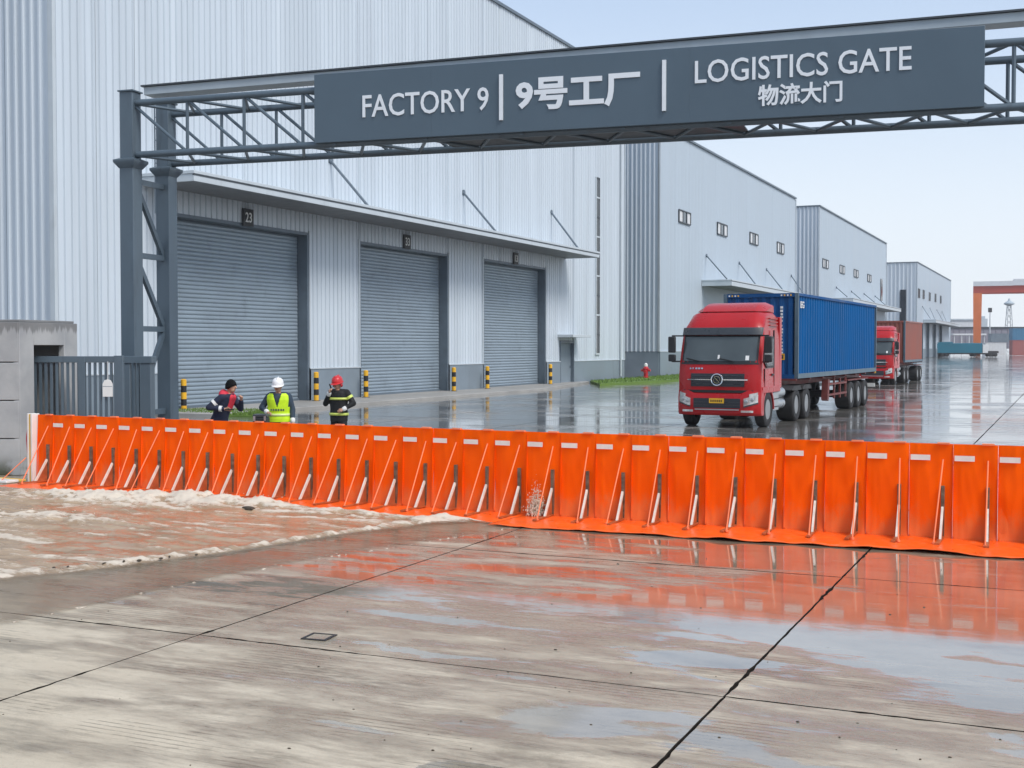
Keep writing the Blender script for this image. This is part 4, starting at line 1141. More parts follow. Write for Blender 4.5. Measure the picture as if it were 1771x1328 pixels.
def make_truck(label, loc_, tail, trailer_axles):
    t = thing('container_truck', label, 'truck', loc_, TRZ, 'container trucks in the yard')
    # cab shell
    xs = [-1.24, -1.19, -1.10, -.95, -.75, -.3, .3, .75, .95, 1.10, 1.19, 1.24]
    prof = [(y, z) for z, y in CAB_P]+[(-3.2, 3.42), (-2.6, 3.44), (-2.32, 3.36), (-2.28, 2.6), (-2.28, 1.0)]
    mb = MB(); k = len(prof)
    vs = []
    for x in xs:
        for i, (y, z) in enumerate(prof):
            yy = y+inset(x) if i < len(CAB_P) else y
            zz = z-(.10*max(0, (abs(x)-.95)/.29)**2 if z > 3.1 else 0)
            vs.append((x*cw(z)/1.24, yy, zz))
    n = len(xs)
    mb.add(vs, [(i*k+j, (i+1)*k+j, (i+1)*k+(j+1) % k, i*k+(j+1) % k) for i in range(n-1) for j in range(k)]+[tuple(range(k)), tuple(range((n-1)*k+k-1, (n-1)*k-1, -1))])
    cab = mb.build('cab', 'truck_red', t, .03, 28)
    # roof air deflector
    mb = MB(); pr = [(-3.55, 3.40), (-3.3, 3.56), (-2.9, 3.66), (-2.35, 3.70), (-2.32, 3.36), (-2.9, 3.40)]
    vs = []; dx_ = [-1.05, -.98, -.8, .8, .98, 1.05]
    for x in dx_:
        e = max(0, abs(x)-.8)/.25
        vs += [(x, y+.25*e*(i < 3), z-.10*e*(i in (1, 2, 3))) for i, (y, z) in enumerate(pr)]
    kk = len(pr); mb.add(vs, [(i*kk+j, (i+1)*kk+j, (i+1)*kk+(j+1) % kk, i*kk+(j+1) % kk) for i in range(len(dx_)-1) for j in range(kk)]+[tuple(range(kk)), tuple(range((len(dx_)-1)*kk+kk-1, (len(dx_)-1)*kk-1, -1))])
    mb.build('roof_deflector', 'truck_red', t, .02, 30)
    fpatch(-1.14, 1.14, 1.88, 2.69, .006, 14, 6, .03).build('windscreen_seal', 'black', t)
    fpatch(-1.09, 1.09, 1.94, 2.64, .016, 14, 6, .03).build('windscreen', 'windscreen', t)
    fpatch(-1.20, 1.20, 2.70, 2.92, .10, 14, 3, .12).build('sun_visor', 'visor', t, .012)
    for x in (-.55, .45):
        w = MB(); w.bar((x, front_y(1.93)-.035, 1.93), (x-.42, front_y(2.02)-.04, 2.02), .02, .03); w.build('wiper', 'black', t)
    fpatch(-1.17, 1.17, 1.845, 1.885, .012, 12, 1, .03).build('scuttle_strip', 'black', t)
    # things seen behind the screen
    fpatch(.80, .90, 1.97, 2.10, .019, 2, 2, .004).build('paper_sticker', 'white', t)
    fpatch(-.03, .03, 2.00, 2.12, .019, 2, 2, .004).build('dash_ornament', 'white', t)
    # grille, bar and badge
    gr = fpatch(-.80, .80, 1.20, 1.58, .012, 10, 3, .03).build('grille', 'grille', t)
    for z in (1.27, 1.35, 1.45, 1.52): fpatch(-.78, .78, z-.012, z+.012, .024, 10, 1, .02).build('grille_bar', 'visor', gr)
    fpatch(-.90, -.19, 1.385, 1.415, .034, 6, 1, .02).build('chrome_bar', 'chrome', gr)
    fpatch(.19, .90, 1.385, 1.415, .034, 6, 1, .02).build('chrome_bar', 'chrome', gr)
    bd = MB(); yb = front_y(1.4)-.05
    R_, r_ = .165, .022
    pr = [(R_+r_*math.cos(a), r_*math.sin(a)) for a in [i*math.pi/4 for i in range(8)]]
    bd.lathe(pr, 'y', 24, (0, yb, 1.4), closed=True)
    for sgn in (1, -1):            # two curled strokes inside the ring
        pts = [Vector((sgn*.10*math.cos(a), 0, sgn*.10*math.sin(a))) for a in [i*.42-.2 for i in range(7)]]+[Vector((sgn*.015, 0, sgn*-.03))]
        for a, b_ in zip(pts, pts[1:]): bd.bar((a.x, yb-.005, 1.4+a.z), (b_.x, yb-.005, 1.4+b_.z), .016, .034, (0, 1, 0))
    bd.build('badge', 'chrome', gr)
    for i, w in enumerate((.05, .03, .06, .06, .06)):
        x = -.85+i*.085; fpatch(x, x+w, 1.70, 1.75, .012, 2, 1, .01).build('nameplate_letter', 'chrome', t)
    # lower front: recess line, bumper, lamps, plate
    fpatch(-1.05, 1.05, 1.02, 1.10, .004, 12, 1, .05).build('front_gap', 'black', t)
    mb = MB(); zs = [.36, .42, .62, .88, 1.0]; yo = [-4.60, -4.66, -4.68, -4.67, -4.62]
    xs2 = [-1.25, -1.22, -1.10, -.9, -.7, .7, .9, 1.10, 1.22, 1.25]
    vs = []
    for x in xs2:
        up = .10 if abs(x) > .78 else .0
        for z, y in zip(zs, yo): vs.append((x, y+inset(x)*1.15, z+(up if z > .95 else 0)))
        for z, y in zip(reversed(zs), reversed(yo)): vs.append((x, -4.12, z+(up if z > .95 else 0)))
    kk = 10; nx = len(xs2)
    mb.add(vs, [(i*kk+j, (i+1)*kk+j, (i+1)*kk+(j+1) % kk, i*kk+(j+1) % kk) for i in range(nx-1) for j in range(kk)]+[tuple(range(kk)), tuple(range((nx-1)*kk+kk-1, (nx-1)*kk-1, -1))])
    bp = mb.build('bumper', 'truck_red', t, .015, 30)
    def on_b(x0, x1, z0, z1, off, mat, nm, sl=0.0):
        m2 = MB(); us = [x0+(x1-x0)*i/6 for i in range(7)]
        m2.grid(lambda x, z: (x, -4.68+inset(x)*1.15-off, z+sl*abs(x-(x0 if abs(x0) < abs(x1) else x1))), us, [z0, z1])
        n2 = len(m2.v); m2.grid(lambda x, z: (x, -4.68+inset(x)*1.15-off+.06, z+sl*abs(x-(x0 if abs(x0) < abs(x1) else x1))), us, [z0, z1], True)
        for i in range(6): m2.f += [(i*2, i*2+2, n2+i*2+2, n2+i*2), (i*2+1, i*2+3, n2+i*2+3, n2+i*2+1)]
        m2.f += [(0, 1, n2+1, n2), (12, 13, n2+13, n2+12)]
        return m2.build(nm, mat, bp)
    on_b(-.70, .70, .58, .86, .008, 'grille', 'lower_grille')
    on_b(-.66, .66, .52, .55, .014, 'tank', 'lower_bar')
    for z in (.65, .74): on_b(-.68, .68, z, z+.02, .016, 'visor', 'grille_bar')
    pl = on_b(-.22, .22, .72, .86, .03, 'plate_yellow', 'number_plate')
    for i in range(6): on_b(-.18+i*.062, -.14+i*.062, .755, .82, .034, 'plate_ink', 'plate_character')
    for s in (-1, 1):
        hl = on_b(*sorted((s*.80, s*1.18)), .64, .86, .012, 'lamp_glass', 'headlamp', .30)
        for xx_ in (.88, 1.04):
            MB().lathe([(.055, 0), (.05, -.02), (.03, -.03)], 'y', 14, (s*xx_, -4.70+inset(xx_)*1.15, .76+.30*(xx_-.80))).build('lamp_lens', 'tank', hl)
        on_b(*sorted((s*.80, s*1.19)), .60, .64, .010, 'visor', 'headlamp_surround', .30)
        on_b(*sorted((s*.96, s*1.17)), .88, .99, .014, 'lamp_glass', 'headlamp', .25)
        on_b(*sorted((s*.72, s*1.06)), .46, .52, .010, 'lamp_glass', 'fog_lamp')
        # side glass, door lines, handle
        side = MB(); xx = s*1.252
        sw = MB().prism([(-4.12, 1.98), (-3.93, 2.60), (-3.12, 2.60), (-3.12, 1.80), (-3.75, 1.80)], s*1.20, xx+s*.002, 'x'); sw.build('side_window', 'side_glass', t)
        MB().prism([(-4.18, 1.94), (-3.97, 2.66), (-3.05, 2.66), (-3.05, 1.74), (-3.78, 1.74)], s*1.19, s*1.248, 'x').build('window_surround', 'black', t)
        for yy in (-2.98, -4.02): MB().box(*sorted((s*1.20, s*1.247)), yy-.01, yy+.01, 1.08, 1.72 if yy < -3.5 else 2.85).build('door_seam', 'black', t)
        MB().box(*sorted((s*1.24, s*1.275)), -3.3, -3.1, 1.50, 1.56).build('door_handle', 'black', t, .008)
        for z in (2.98, 3.08, 3.18): MB().box(*sorted((s*1.10, s*1.205)), -3.3, -2.45, z, z+.025).build('side_gill', 'truck_red', t)
        MB().box(*sorted((s*.98, s*1.22)), -2.26, -2.02, 1.1, 3.25).build('side_fairing', 'truck_red', t, .02)
        # mirrors on arms
        mr = part('mirror', t)
        MB().box(*sorted((s*1.34, s*1.56)), -4.50, -4.38, 2.18, 2.66).build('mirror_housing', 'black', mr, .03)
        MB().box(*sorted((s*1.34, s*1.56)), -4.48, -4.37, 1.92, 2.13).build('mirror_housing', 'black', mr, .03)
        for z in (2.68, 1.92): MB().tube((s*1.16, -4.2, z), (s*1.46, -4.42, z), .022, n=6).build('mirror_arm', 'black', mr)
        # mudguard over the front wheel
        mb = MB(); pts = []
        for i in range(13):
            a = math.pi*(i/12); pts.append((-3.62-math.cos(a)*.64, .50+math.sin(a)*.66))
        outer = pts; inner = [(-3.62-math.cos(math.pi*i/12)*.58, .50+math.sin(math.pi*i/12)*.60) for i in range(13)]
        vs = [(x, *q) for x in (s*.86, s*1.255) for q in outer+inner[::-1]]
        L_ = 26
        mb.add(vs, [(i, (i+1) % L_, L_+(i+1) % L_, L_+i) for i in range(L_)]+[tuple(range(L_-1, -1, -1)), tuple(range(L_, 2*L_))])
        mb.build('mudguard', 'truck_red', t)
        MB().prism([(-4.3, 1.01), (-2.3, 1.01), (-2.32, 1.19), (-4.3, 1.19)], s*1.0, s*1.257, 'x').build('sill_panel', 'truck_red', t, .01)
        MB().prism([(-2.98, .45), (-2.36, .45), (-2.36, 1.0), (-2.98, 1.0)], s*1.0, s*1.22, 'x').build('step_panel', 'tank', t, .015)
        for z in (.55, .78): MB().box(*sorted((s*1.02, s*1.235)), -2.95, -2.40, z, z+.03).build('step', 'black', t)
        # air tanks / fuel tank between the axles
        for z in (.62, .95): MB().lathe([(.10, -2.25), (.17, -2.2), (.17, -1.35), (.10, -1.30)], 'y', 14, (s*1.0, 0, z)).build('air_tank', 'tank', t)
        MB().box(*sorted((s*.55, s*.98)), -1.25, -.80, .55, 1.05).build('battery_box', 'chassis', t, .02)
        wheel(t, -3.62, s); wheel(t, -.15, s, True); wheel(t, 1.22, s, True)
        MB().box(*sorted((s*.40, s*.52)), -4.2, 2.1, .78, 1.02).build('frame_rail', 'chassis', t)
        for yy in (-.15, 1.22):
            g_ = MB(); g_.prism([(yy-.60, 1.0), (yy-.42, 1.12), (yy+.42, 1.12), (yy+.60, 1.0), (yy+.60, .98), (yy-.60, .98)], s*.66, s*1.24, 'x'); g_.build('mudguard', 'chassis', t)
    for yy in (-3.62, -.15, 1.22): MB().tube((-.95, yy, .52), (.95, yy, .52), .10, n=10).build('axle', 'chassis', t)
    MB().box(-.5, .5, -.4, 1.3, 1.03, 1.2).build('coupling_plate', 'chassis', t)
    MB().box(-.35, .35, -4.0, -2.4, .6, 1.0).build('engine', 'chassis', t)
    # skeletal trailer
    tr = part('trailer', t)
    for s in (-1, 1):
        MB().box(*sorted((s*.42, s*.56)), -.1, tail-.05, 1.08, 1.27).build('trailer_beam', 'rust_frame', tr)
        y_a, y_b = 4.6, trailer_axles[0]-.75
        if y_b-y_a > 1:
            for z in (.62, 1.0): MB().box(*sorted((s*1.14, s*1.20)), y_a, y_b, z, z+.07).build('side_guard_rail', 'rust_frame', tr)
            for i in range(4):
                yy = y_a+.1+(y_b-y_a-.2)*i/3; MB().box(*sorted((s*1.13, s*1.19)), yy-.05, yy+.05, .5, 1.22).build('side_guard_post', 'rust_frame', tr)
            MB().prism([(y_a-.25, .5), (y_a-.05, .45), (y_a+.15, 1.2), (y_a-.15, 1.2)], *sorted((s*1.0, s*1.22)), 'x').build('landing_leg', 'rust_frame', tr)
        for yy in trailer_axles:
            wheel(t, yy, s, True)
        MB().box(*sorted((s*.55, s*1.22)), trailer_axles[0]-.6, trailer_axles[-1]+.6, 1.08, 1.12).build('mudguard', 'rust_frame', tr)
    for yy in [-.05+i*(tail-.1)/7 for i in range(8)]: MB().box(-1.2, 1.2, yy-.07, yy+.07, 1.271, 1.33).build('cross_beam', 'rust_frame', tr)
    for yy in trailer_axles: MB().tube((-.95, yy, .52), (.95, yy, .52), .10, n=10).build('axle', 'chassis', t)
    MB().box(-1.2, 1.2, tail-.04, tail+.02, .7, .85).build('rear_bumper', 'white', tr)
    MB().box(-.42, .42, .2, tail-.3, 1.1, 1.2).build('trailer_deck', 'chassis', tr)
    return t
def make_container(label, loc_, L, side_mat, front_mat, marks):
    c = thing('shipping_container', label, 'container', (loc_.x, loc_.y, 1.335), TRZ, 'containers riding on the trucks')
    H_, Wd = 2.74, 2.46; w = Wd/2
    # corrugated sides, front, doors
    for s in (-1, 1):
        cols = []; y = .12; d_in = .055; p_ = .36
        while y < L-.14:
            for dy_, dd in ((0, 0), (.10, 0), (.16, d_in), (.28, d_in), (.34, 0)):
                if y+dy_ < L-.12: cols.append((y+dy_, dd))
            y += p_
        mb = MB(); n = len(cols)
        mb.add([(s*(w-.03-d), yy, z) for z in (.16, H_-.09) for yy, d in cols], [(i, i+1, n+i+1, n+i) for i in range(n-1)])
        me = bpy.data.meshes.new('side_wall'); me.from_pydata(mb.v, [], mb.f); me.materials.append(M[side_mat]); link('side_wall', me, c)
        MB().box(*sorted((s*(w-.10), s*w)), .1, L-.1, 0, .159).build('bottom_rail', 'container_frame', c, .006)
        MB().box(*sorted((s*(w-.10), s*w)), .1, L-.1, H_-.09, H_).build('top_rail', front_mat, c, .006)
        for yy in (0, L-.098): MB().box(*sorted((s*(w-.12), s*(w+.004))), yy, yy+.098, .0, H_+.002).build('corner_post', 'container_frame', c, .006)
    mb = MB(); cols = []; x = -w+.13
    while x < w-.14:
        for dx_, dd in ((0, 0), (.09, 0), (.13, .04), (.22, .04), (.26, 0)):
            if x+dx_ < w-.12: cols.append((x+dx_, dd))
        x += .29
    n = len(cols)
    mb.add([(xx, .03+d, z) for z in (.14, H_-.12) for xx, d in cols], [(i, i+1, n+i+1, n+i) for i in range(n-1)])
    me = bpy.data.meshes.new('front_wall'); me.from_pydata(mb.v, [], mb.f); me.materials.append(M[front_mat]); link('front_wall', me, c)
    MB().box(-w+.122, w-.122, .0, .10, 0, .138).build('front_sill', front_mat, c)
    MB().box(-w+.122, w-.122, .0, .10, H_-.12, H_).build('front_header', front_mat, c)
    MB().box(-w+.1, w-.1, .1, L-.1, H_-.05, H_-.012).build('roof', side_mat, c)
    MB().box(-w+.1, w-.1, .1, L-.1, .02, .12).build('floor', 'chassis', c)
    dr = MB().box(-w+.122, w-.122, L-.08, L-.03, .05, H_-.02).build('door', side_mat, c)
    for x in (-.8, -.35, .35, .8): MB().tube((x, L-.01, .1), (x, L-.01, H_-.1), .025, n=6).build('lock_bar', 'tank', dr)
    if marks:
        for k in range(4):
            for base in (-w+.32, w-.42):
                MB().box(base+k*.10-.15, base+k*.10-.10, -.006, -.001, H_-.09, H_-.04).build('hazard_mark', 'yellow' if k % 2 else 'white', c)
        rnd_ = random.Random(5); z = H_-.42
        for i in range(15):          # column of small white characters, too fine to read in the photograph
            h = .075; MB().box(w-.54-rnd_.uniform(.03, .045), w-.54+rnd_.uniform(.02, .045), -.006, .028, z-h*rnd_.uniform(.7, 1), z).build('stencil_character', 'white', c)
            z -= .108 if i != 4 else .16
        MB().box(w-.63, w-.44, -.008, .028, .60, .80).build('warning_plate', 'yellow', c)
        MB().box(w-.60, w-.47, -.011, -.0085, .64, .76).build('warning_symbol', 'debris', c)
        o = link('owner_lettering', text_mesh('IEG', 'white', -.26, .26, -.11, .11, .004, .02), c, loc=(w-.018, .60, H_-.36)); o.rotation_euler = (0, 0, math.radians(90))
        bx = MB().box(w-.028, w-.020, .50, .62, H_-.70, H_-.18)
    return c
def cont_front(px, d, py=655):
    P = PD(px, py, d); ax = Vector((math.cos(TRZ), math.sin(TRZ), 0)); q = Vector((P.x, P.y, 0))-ax*1.23
    return q
q1 = cont_front(1380, 39.7)
make_truck('red tractor truck pulling the long blue container', q1, 13.4, [8.5, 9.85, 11.2])
make_container('long blue corrugated container on the front truck trailer', q1, 13.5, 'container_blue', 'container_front', True)
q2 = cont_front(1565, 81.5)
make_truck('red tractor truck behind, pulling the short brown container', q2, 7.7, [5.4, 6.75])
make_container('short rust-brown container on the rear truck trailer', q2, 7.7, 'container_brown', 'container_brown', False)

# ------------------------------------------------------------------ people
def remesh(mb, name, mat, parent, vox, sm=6):
    me = mb.mesh(name, None)
    o = bpy.data.objects.new(name, me); COL.objects.link(o)
    r = o.modifiers.new('r', 'REMESH'); r.mode = 'VOXEL'; r.voxel_size = vox; r.use_smooth_shade = True
    s = o.modifiers.new('s', 'SMOOTH'); s.factor = .5; s.iterations = sm
    bpy.context.view_layer.update()
    me2 = bpy.data.meshes.new_from_object(o.evaluated_get(bpy.context.evaluated_depsgraph_get()))
    bpy.data.objects.remove(o)
    me2.materials.clear(); me2.materials.append(M[mat])
    for p_ in me2.polygons: p_.use_smooth = True
    return link(name, me2, parent)
TORSO = [(.80, .165, .125), (.92, .175, .13), (1.05, .162, .118), (1.18, .178, .125), (1.30, .195, .128), (1.38, .185, .112), (1.435, .12, .085)]
def torso_at(z, grow=0.0):
    for (za, a, b_), (zb, a2, b2) in zip(TORSO, TORSO[1:]):
        if z <= zb:
            t = max(0, (z-za)/(zb-za)); return a+(a2-a)*t+grow, b_+(b2-b_)*t+grow
    return TORSO[-1][1]+grow, TORSO[-1][2]+grow
def person(label, loc_, rz, lean, arms, jacket, trousers, head_fwd, extras, hair=True):
    t = thing('person', label, 'person', loc_, rz)
    def sh(z): return -lean*max(0, z-.9)            # forward shift of the trunk (towards -y)
    def ring_mb(mb, z0, z1, grow, n=20, steps=12):
        prof = []
        for i in range(steps+1):
            z = z0+(z1-z0)*i/steps; a, b_ = torso_at(z, grow); prof.append((z, a, b_))
        vs = [(a*math.cos(2*math.pi*k/n), b_*math.sin(2*math.pi*k/n)+sh(z), z) for z, a, b_ in prof for k in range(n)]
        mb.add(vs, [(i*n+k, i*n+(k+1) % n, (i+1)*n+(k+1) % n, (i+1)*n+k) for i in range(steps) for k in range(n)]+[tuple(range(n-1, -1, -1)), tuple(range(steps*n, (steps+1)*n))])
    hy = sh(1.43)+head_fwd
    hc = Vector((0, hy-.02, 1.575))
    body = MB()
    ring_mb(body, .82, 1.435, 0)
    body.capsule((0, sh(1.4), 1.40), (0, hy*.7+sh(1.43)*.3, 1.50), .058, .052)
    body.sphere(hc, (.076, .094, .115), 16, 12)                                  # skull
    body.sphere((0, hc.y-.028, hc.z-.068), (.056, .060, .055), 12, 8)           # jaw
    body.capsule((0, hc.y-.092, hc.z+.012), (0, hc.y-.112, hc.z-.030), .011, .017)  # nose
    for s in (-1, 1): body.sphere((s*.078, hc.y+.008, hc.z-.012), (.012, .024, .034), 8, 6)
    for s in (-1, 1):
        body.capsule((s*.09, 0, .86), (s*.105, -.01, .48), .088, .062); body.capsule((s*.105, -.01, .48), (s*.11, .02, .10), .058, .042)
        body.capsule((s*.11, .03, .06), (s*.125, -.13, .045), .042, .034)
    jk = MB(); ring_mb(jk, .76, 1.43, .032)
    jk.capsule((-.15, sh(1.4), 1.385), (.15, sh(1.4), 1.385), .075, .075)
    glove = []
    for (S_, E_, Wr, hd, fold) in arms:
        S_, E_, Wr, hd = Vector(S_), Vector(E_), Vector(Wr), Vector(hd).normalized()
        body.capsule(S_, E_, .052, .042); body.capsule(E_, Wr, .042, .028)
        jk.capsule(S_, E_, .078, .064); jk.capsule(E_, Wr-(Wr-E_).normalized()*.03, .064, .046)
        # hand: palm, four fingers with a knuckle bend, thumb off the side
        fa = (Wr-E_).normalized(); side_ = fa.cross(hd)
        if side_.length < .1: side_ = fa.cross(Vector((0, 0, 1)))
        side_.normalize(); curl = side_.cross(fa)
        pc = Wr+fa*.07
        body.capsule(Wr+fa*.015, pc, .028, .034)
        for k, (o_, ln) in enumerate(((-.030, .036), (-.010, .042), (.010, .040), (.029, .032))):
            b0 = pc+side_*o_+fa*.012; b1 = b0+fa*ln+curl*.008; b2 = b1+fa*ln*.55*(1-fold)+curl*ln*.9*fold+curl*.004
            body.capsule(b0, b1, .0105, .010); body.capsule(b1, b2, .010, .009)
        th0 = Wr+fa*.035-side_*.026; th1 = th0-side_*.026+fa*.028; th2 = th1+fa*.030+curl*.010
        body.capsule(th0, th1, .013, .0115); body.capsule(th1, th2, .0115, .010)
        if 'cuff' in extras:
            MB().capsule(Wr-fa*.045, Wr-fa*.005, .050, .048).build('cuff', 'glove', t)
    remesh(body, 'body', 'skin', t, .008)
    remesh(jk, 'jacket', jacket, t, .013, 8)
    tr = MB()
    ring_mb(tr, .80, .98, .012)
    for s in (-1, 1): tr.capsule((s*.09, 0, .85), (s*.105, -.01, .48), .108, .084); tr.capsule((s*.105, -.01, .48), (s*.11, .02, .13), .082, .070)
    remesh(tr, 'trousers', trousers, t, .014, 6)
    for s in (-1, 1):
        bt = MB(); bt.capsule((s*.11, .03, .055), (s*.13, -.15, .05), .056, .046); bt.capsule((s*.11, .025, .06), (s*.11, .02, .22), .056, .066)
        remesh(bt, 'boot', 'black', t, .012, 4)
        MB().sphere((s*.031, hc.y-.083, hc.z+.016), (.013, .010, .007), 8, 6).build('eye', 'black', t)
        MB().capsule((s*.018, hc.y-.093, hc.z+.036), (s*.046, hc.y-.084, hc.z+.036), .006, .005, 6).build('eyebrow', 'hair', t)
    MB().capsule((-.02, hc.y-.090, hc.z-.062), (.02, hc.y-.090, hc.z-.062), .005, .005, 6).build('mouth', 'rust_frame', t)
    if hair:
        mb = MB(); n = 18
        def hv(i, j):
            a = 2*math.pi*i/n; f_ = math.pi*j/9*.62
            k = 1.12+.07*mnoise.noise(Vector((math.cos(a)*4, math.sin(a)*4, j)))
            fr = -math.sin(a)                       # front = -y
            f_ *= (1.0-.28*max(0, fr))
            return (hc.x+math.sin(f_)*math.cos(a)*.078*k, hc.y+.006+math.sin(f_)*math.sin(a)*.096*k, hc.z+math.cos(f_)*.117*k)
        mb.grid(hv, list(range(n+1)), list(range(10)))
        o = mb.build('hair', 'hair', t); so = o.modifiers.new('s', 'SOLIDIFY'); so.thickness = .012; so.offset = -1
    return t, hc, sh
def helmet(t, hc, mat, tilt=0.0, neck=None):
    h = part('helmet', t); h.location = (hc.x, hc.y+.005, hc.z+.035); h.rotation_euler = (tilt, 0, 0)
    mb = MB(); n = 22
    prof = [(.128, -.01), (.127, .02), (.122, .055), (.105, .092), (.075, .118), (.036, .130), (.001, .132)]
    vs = [(r*.90*math.cos(2*math.pi*k/n), r*1.08*math.sin(2*math.pi*k/n), z) for r, z in prof for k in range(n)]
    mb.add(vs, [(i*n+k, i*n+(k+1) % n, (i+1)*n+(k+1) % n, (i+1)*n+k) for i in range(len(prof)-1) for k in range(n)])
    mb.build('shell', mat, h, ang=60)
    b_ = MB(); vs = []
    for k in range(n):
        a = 2*math.pi*k/n; f_ = max(0, -math.sin(a))
        for rr, z in ((.122, -.012), (.138+.038*f_**2, -.022-.008*f_), (.138+.038*f_**2, -.016-.008*f_), (.124, -.002)):
            vs.append((rr*.90*math.cos(a), rr*1.08*math.sin(a), z))
    b_.add(vs, [(k*4+j, ((k+1) % n)*4+j, ((k+1) % n)*4+(j+1) % 4, k*4+(j+1) % 4) for k in range(n) for j in range(4)])
    b_.build('brim', mat, h)
    MB().box(-.012, .012, -.09, .10, .118, .136).build('ridge', mat, h, .006)
    if neck:
        mb = MB()
        mb.grid(lambda a, z: (math.cos(a)*.105, math.sin(a)*.118, z), [math.pi*(-.12+1.24*i/14) for i in range(15)], [-.11, -.06, -.01])
        o = mb.build('neck_flap', mat, h); so = o.modifiers.new('s', 'SOLIDIFY'); so.thickness = .006
def band(t, sh, z, hgt, grow, mat, nm='reflective_band', a0=0.0, a1=2*math.pi):
    mb = MB(); n = 28
    def fnb(a, zz): 
        A_, B_ = torso_at(zz, grow); return (A_*math.cos(a), B_*math.sin(a)+sh(zz), zz)
    mb.grid(fnb, [a0+(a1-a0)*i/n for i in range(n+1)], [z-hgt/2, z+hgt/2])
    o = mb.build(nm, mat, t); so = o.modifiers.new('s', 'SOLIDIFY'); so.thickness = .008; so.offset = 1
    return o
def sleeve_band(t, a, b_, k, r, mat):
    a, b_ = Vector(a), Vector(b_); d = (b_-a).normalized(); c_ = a.lerp(b_, k)
    MB().tube(c_-d*.028, c_+d*.028, r, n=14).build('sleeve_band', mat, t)
def stand(px, py, z):                       # a standing spot whose head top shows at the pixel
    d = (CAM_H-z)*F/(py-HORIZON); P = PD(px, py, d); P.z = 0; return P
# worker in the navy and red jacket, bending forward, pointing across
arms = [((-.19, -.18, 1.36), (-.31, .03, 1.17), (-.22, -.26, 1.14), (0, -1, -.3), .3), ((.19, -.20, 1.36), (.22, -.36, 1.13), (.06, -.47, 1.31), (-1, 0, 0), .6)]
p1, hc, sh = person('person in a navy jacket with red hood and shoulders, bending and reaching out', stand(378, 657, 1.70), YAW+math.radians(72), .40, arms, 'navy', 'navy', -.05, ())
sleeve_band(p1, *arms[0][:2], .55, .079, 'white'); sleeve_band(p1, *arms[0][1:3], .75, .058, 'white')
mb = MB(); mb.capsule((-.13, sh(1.4)+.02, 1.40), (.13, sh(1.4)+.02, 1.40), .092, .092); mb.capsule((0, sh(1.4)+.09, 1.42), (0, sh(1.4)+.10, 1.34), .10, .09)
mb.capsule((-.04, sh(1.36)-.10, 1.36), (-.04, sh(1.15)-.125, 1.16), .075, .055); mb.capsule((.05, sh(1.36)-.10, 1.36), (.05, sh(1.15)-.125, 1.16), .075, .055)
remesh(mb, 'hood', 'red_cloth', p1, .013, 6)
MB().box(-.255, -.185, -.46, -.29, 1.125, 1.145).build('phone', 'black', p1, .006)
# worker in white helmet and yellow vest
arms = [((-.19, 0, 1.36), (-.345, .03, 1.14), (-.20, -.17, 1.06), (1, 0, -.2), .5), ((.19, 0, 1.36), (.265, .03, 1.10), (.285, -.05, .87), (0, -1, 0), .4)]
p2, hc, sh = person('person in a white helmet and yellow-green safety vest over a dark jacket', stand(482, 655, 1.715), YAW, .06, arms, 'blue_grey', 'blue_grey', -.045, ('cuff',), hair=False)
helmet(p2, hc, 'helmet_white', .16)
mb = MB(); n, k = 140, 80
keep = []
zz = [.86+(1.425-.86)*j/k for j in range(k+1)]
vs = []
for i in range(n):
    a = 2*math.pi*i/n
    for z in zz:
        A_, B_ = torso_at(z, .047); vs.append((A_*math.cos(a), B_*math.sin(a)+sh(z)-.002, z))
fs = []
for i in range(n):
    a = 2*math.pi*(i+.5)/n
    for j in range(k):
        z = (zz[j]+zz[j+1])/2; A_, B_ = torso_at(z, .047); x = A_*math.cos(a); front = math.sin(a) < 0
        if front and z > 1.14 and abs(x) < (z-1.14)*.30: continue
        if z > 1.16 and abs(math.cos(a)) > .88: continue
        if not front and z > 1.38 and abs(x) < .07: continue
        fs.append((i*(k+1)+j, ((i+1) % n)*(k+1)+j, ((i+1) % n)*(k+1)+j+1, i*(k+1)+j+1))
mb.add(vs, fs); ve = mb.build('safety_vest', 'vest', p2, ang=80); so = ve.modifiers.new('s', 'SOLIDIFY'); so.thickness = .008; so.offset = 1
band(p2, sh, 1.00, .05, .056, 'vest_tape'); 
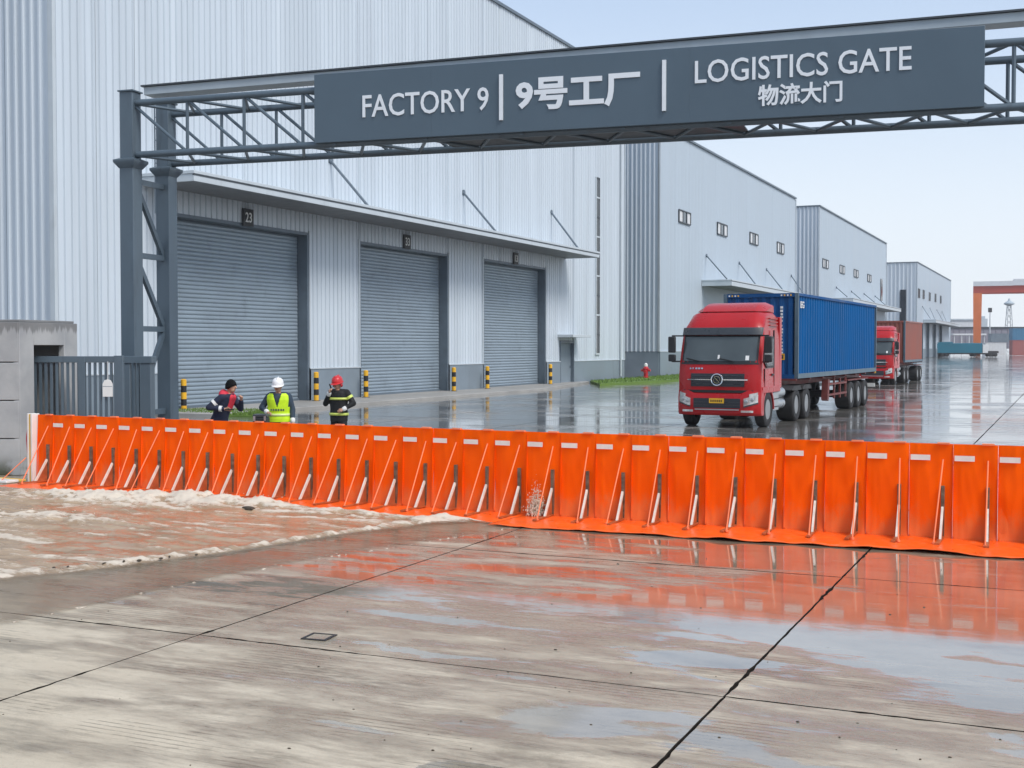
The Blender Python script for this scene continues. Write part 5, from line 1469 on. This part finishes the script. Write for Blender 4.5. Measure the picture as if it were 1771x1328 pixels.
for i, x in enumerate((-.12, -.07, -.02, .03, .08, .12)):
    A_, B_ = torso_at(1.10, .058); y = -B_*math.sqrt(max(0, 1-(x/A_)**2))+sh(1.10)
    MB().box(x-.016, x+.016, y-.006, y+.01, 1.085, 1.12).build('vest_print', 'blue_grey', p2)
# worker in red helmet, black fire coat
arms = [((-.19, 0, 1.38), (-.27, -.10, 1.14), (-.11, -.21, 1.37), (1, 0, .2), .6), ((.19, 0, 1.38), (.335, .04, 1.15), (.20, -.14, 1.03), (-1, 0, 0), .5)]
p3, hc, sh = person('person in a red helmet and black fire coat with yellow bands, hand at the chin', stand(586, 651, 1.72), YAW-math.radians(24), .03, arms, 'black_cloth', 'black_cloth', -.03, ('cuff',), hair=False)
helmet(p3, hc, 'helmet_red', .22, neck=True)
band(p3, sh, 1.25, .05, .042, 'tape_yellow'); band(p3, sh, .92, .055, .040, 'tape_yellow')
sleeve_band(p3, *arms[1][:2], .45, .079, 'tape_yellow')
MB().capsule((-.09, hc.y-.10, hc.z-.10), (-.10, hc.y-.14, hc.z-.02), .016, .014).build('radio', 'black', p3)
# dark upright case beside the vest worker
P = PD(452, 716, 23.6); zc_ = P.z; P.z = 0
t = thing('equipment_case', 'black upright wheeled equipment case between the two workers behind the barrier', 'case', P, YAW)
MB().box(-.13, .13, -.16, .16, .07, zc_-.06).build('shell', 'black', t, .02)
MB().box(-.135, .135, -.165, .165, zc_-.058, zc_).build('lid', 'visor', t, .015)
for s in (-1, 1):
    MB().lathe([(.07, 0), (.07, .03)], 'x', 14, (s*.14-.015, .12, .07)).build('wheel', 'rubber', t)
    MB().box(s*.10-.02, s*.10+.02, -.18, -.166, zc_-.12, zc_-.03).build('latch', 'tank', t)

# ------------------------------------------------------------------ damp air
m, nt, b = nodes('haze')
nt.nodes.remove(b)
pv = N(nt, "ShaderNodeVolumePrincipled", Density=.0003); pv.inputs["Color"].default_value = (.92, .95, 1, 1)
nt.links.new(pv.outputs[0], nt.nodes["Material Output"].inputs["Volume"])
o = MB().box(-130, 130, -30, 560, -1.5, 34).build('haze', 'haze'); o["kind"] = "stuff"
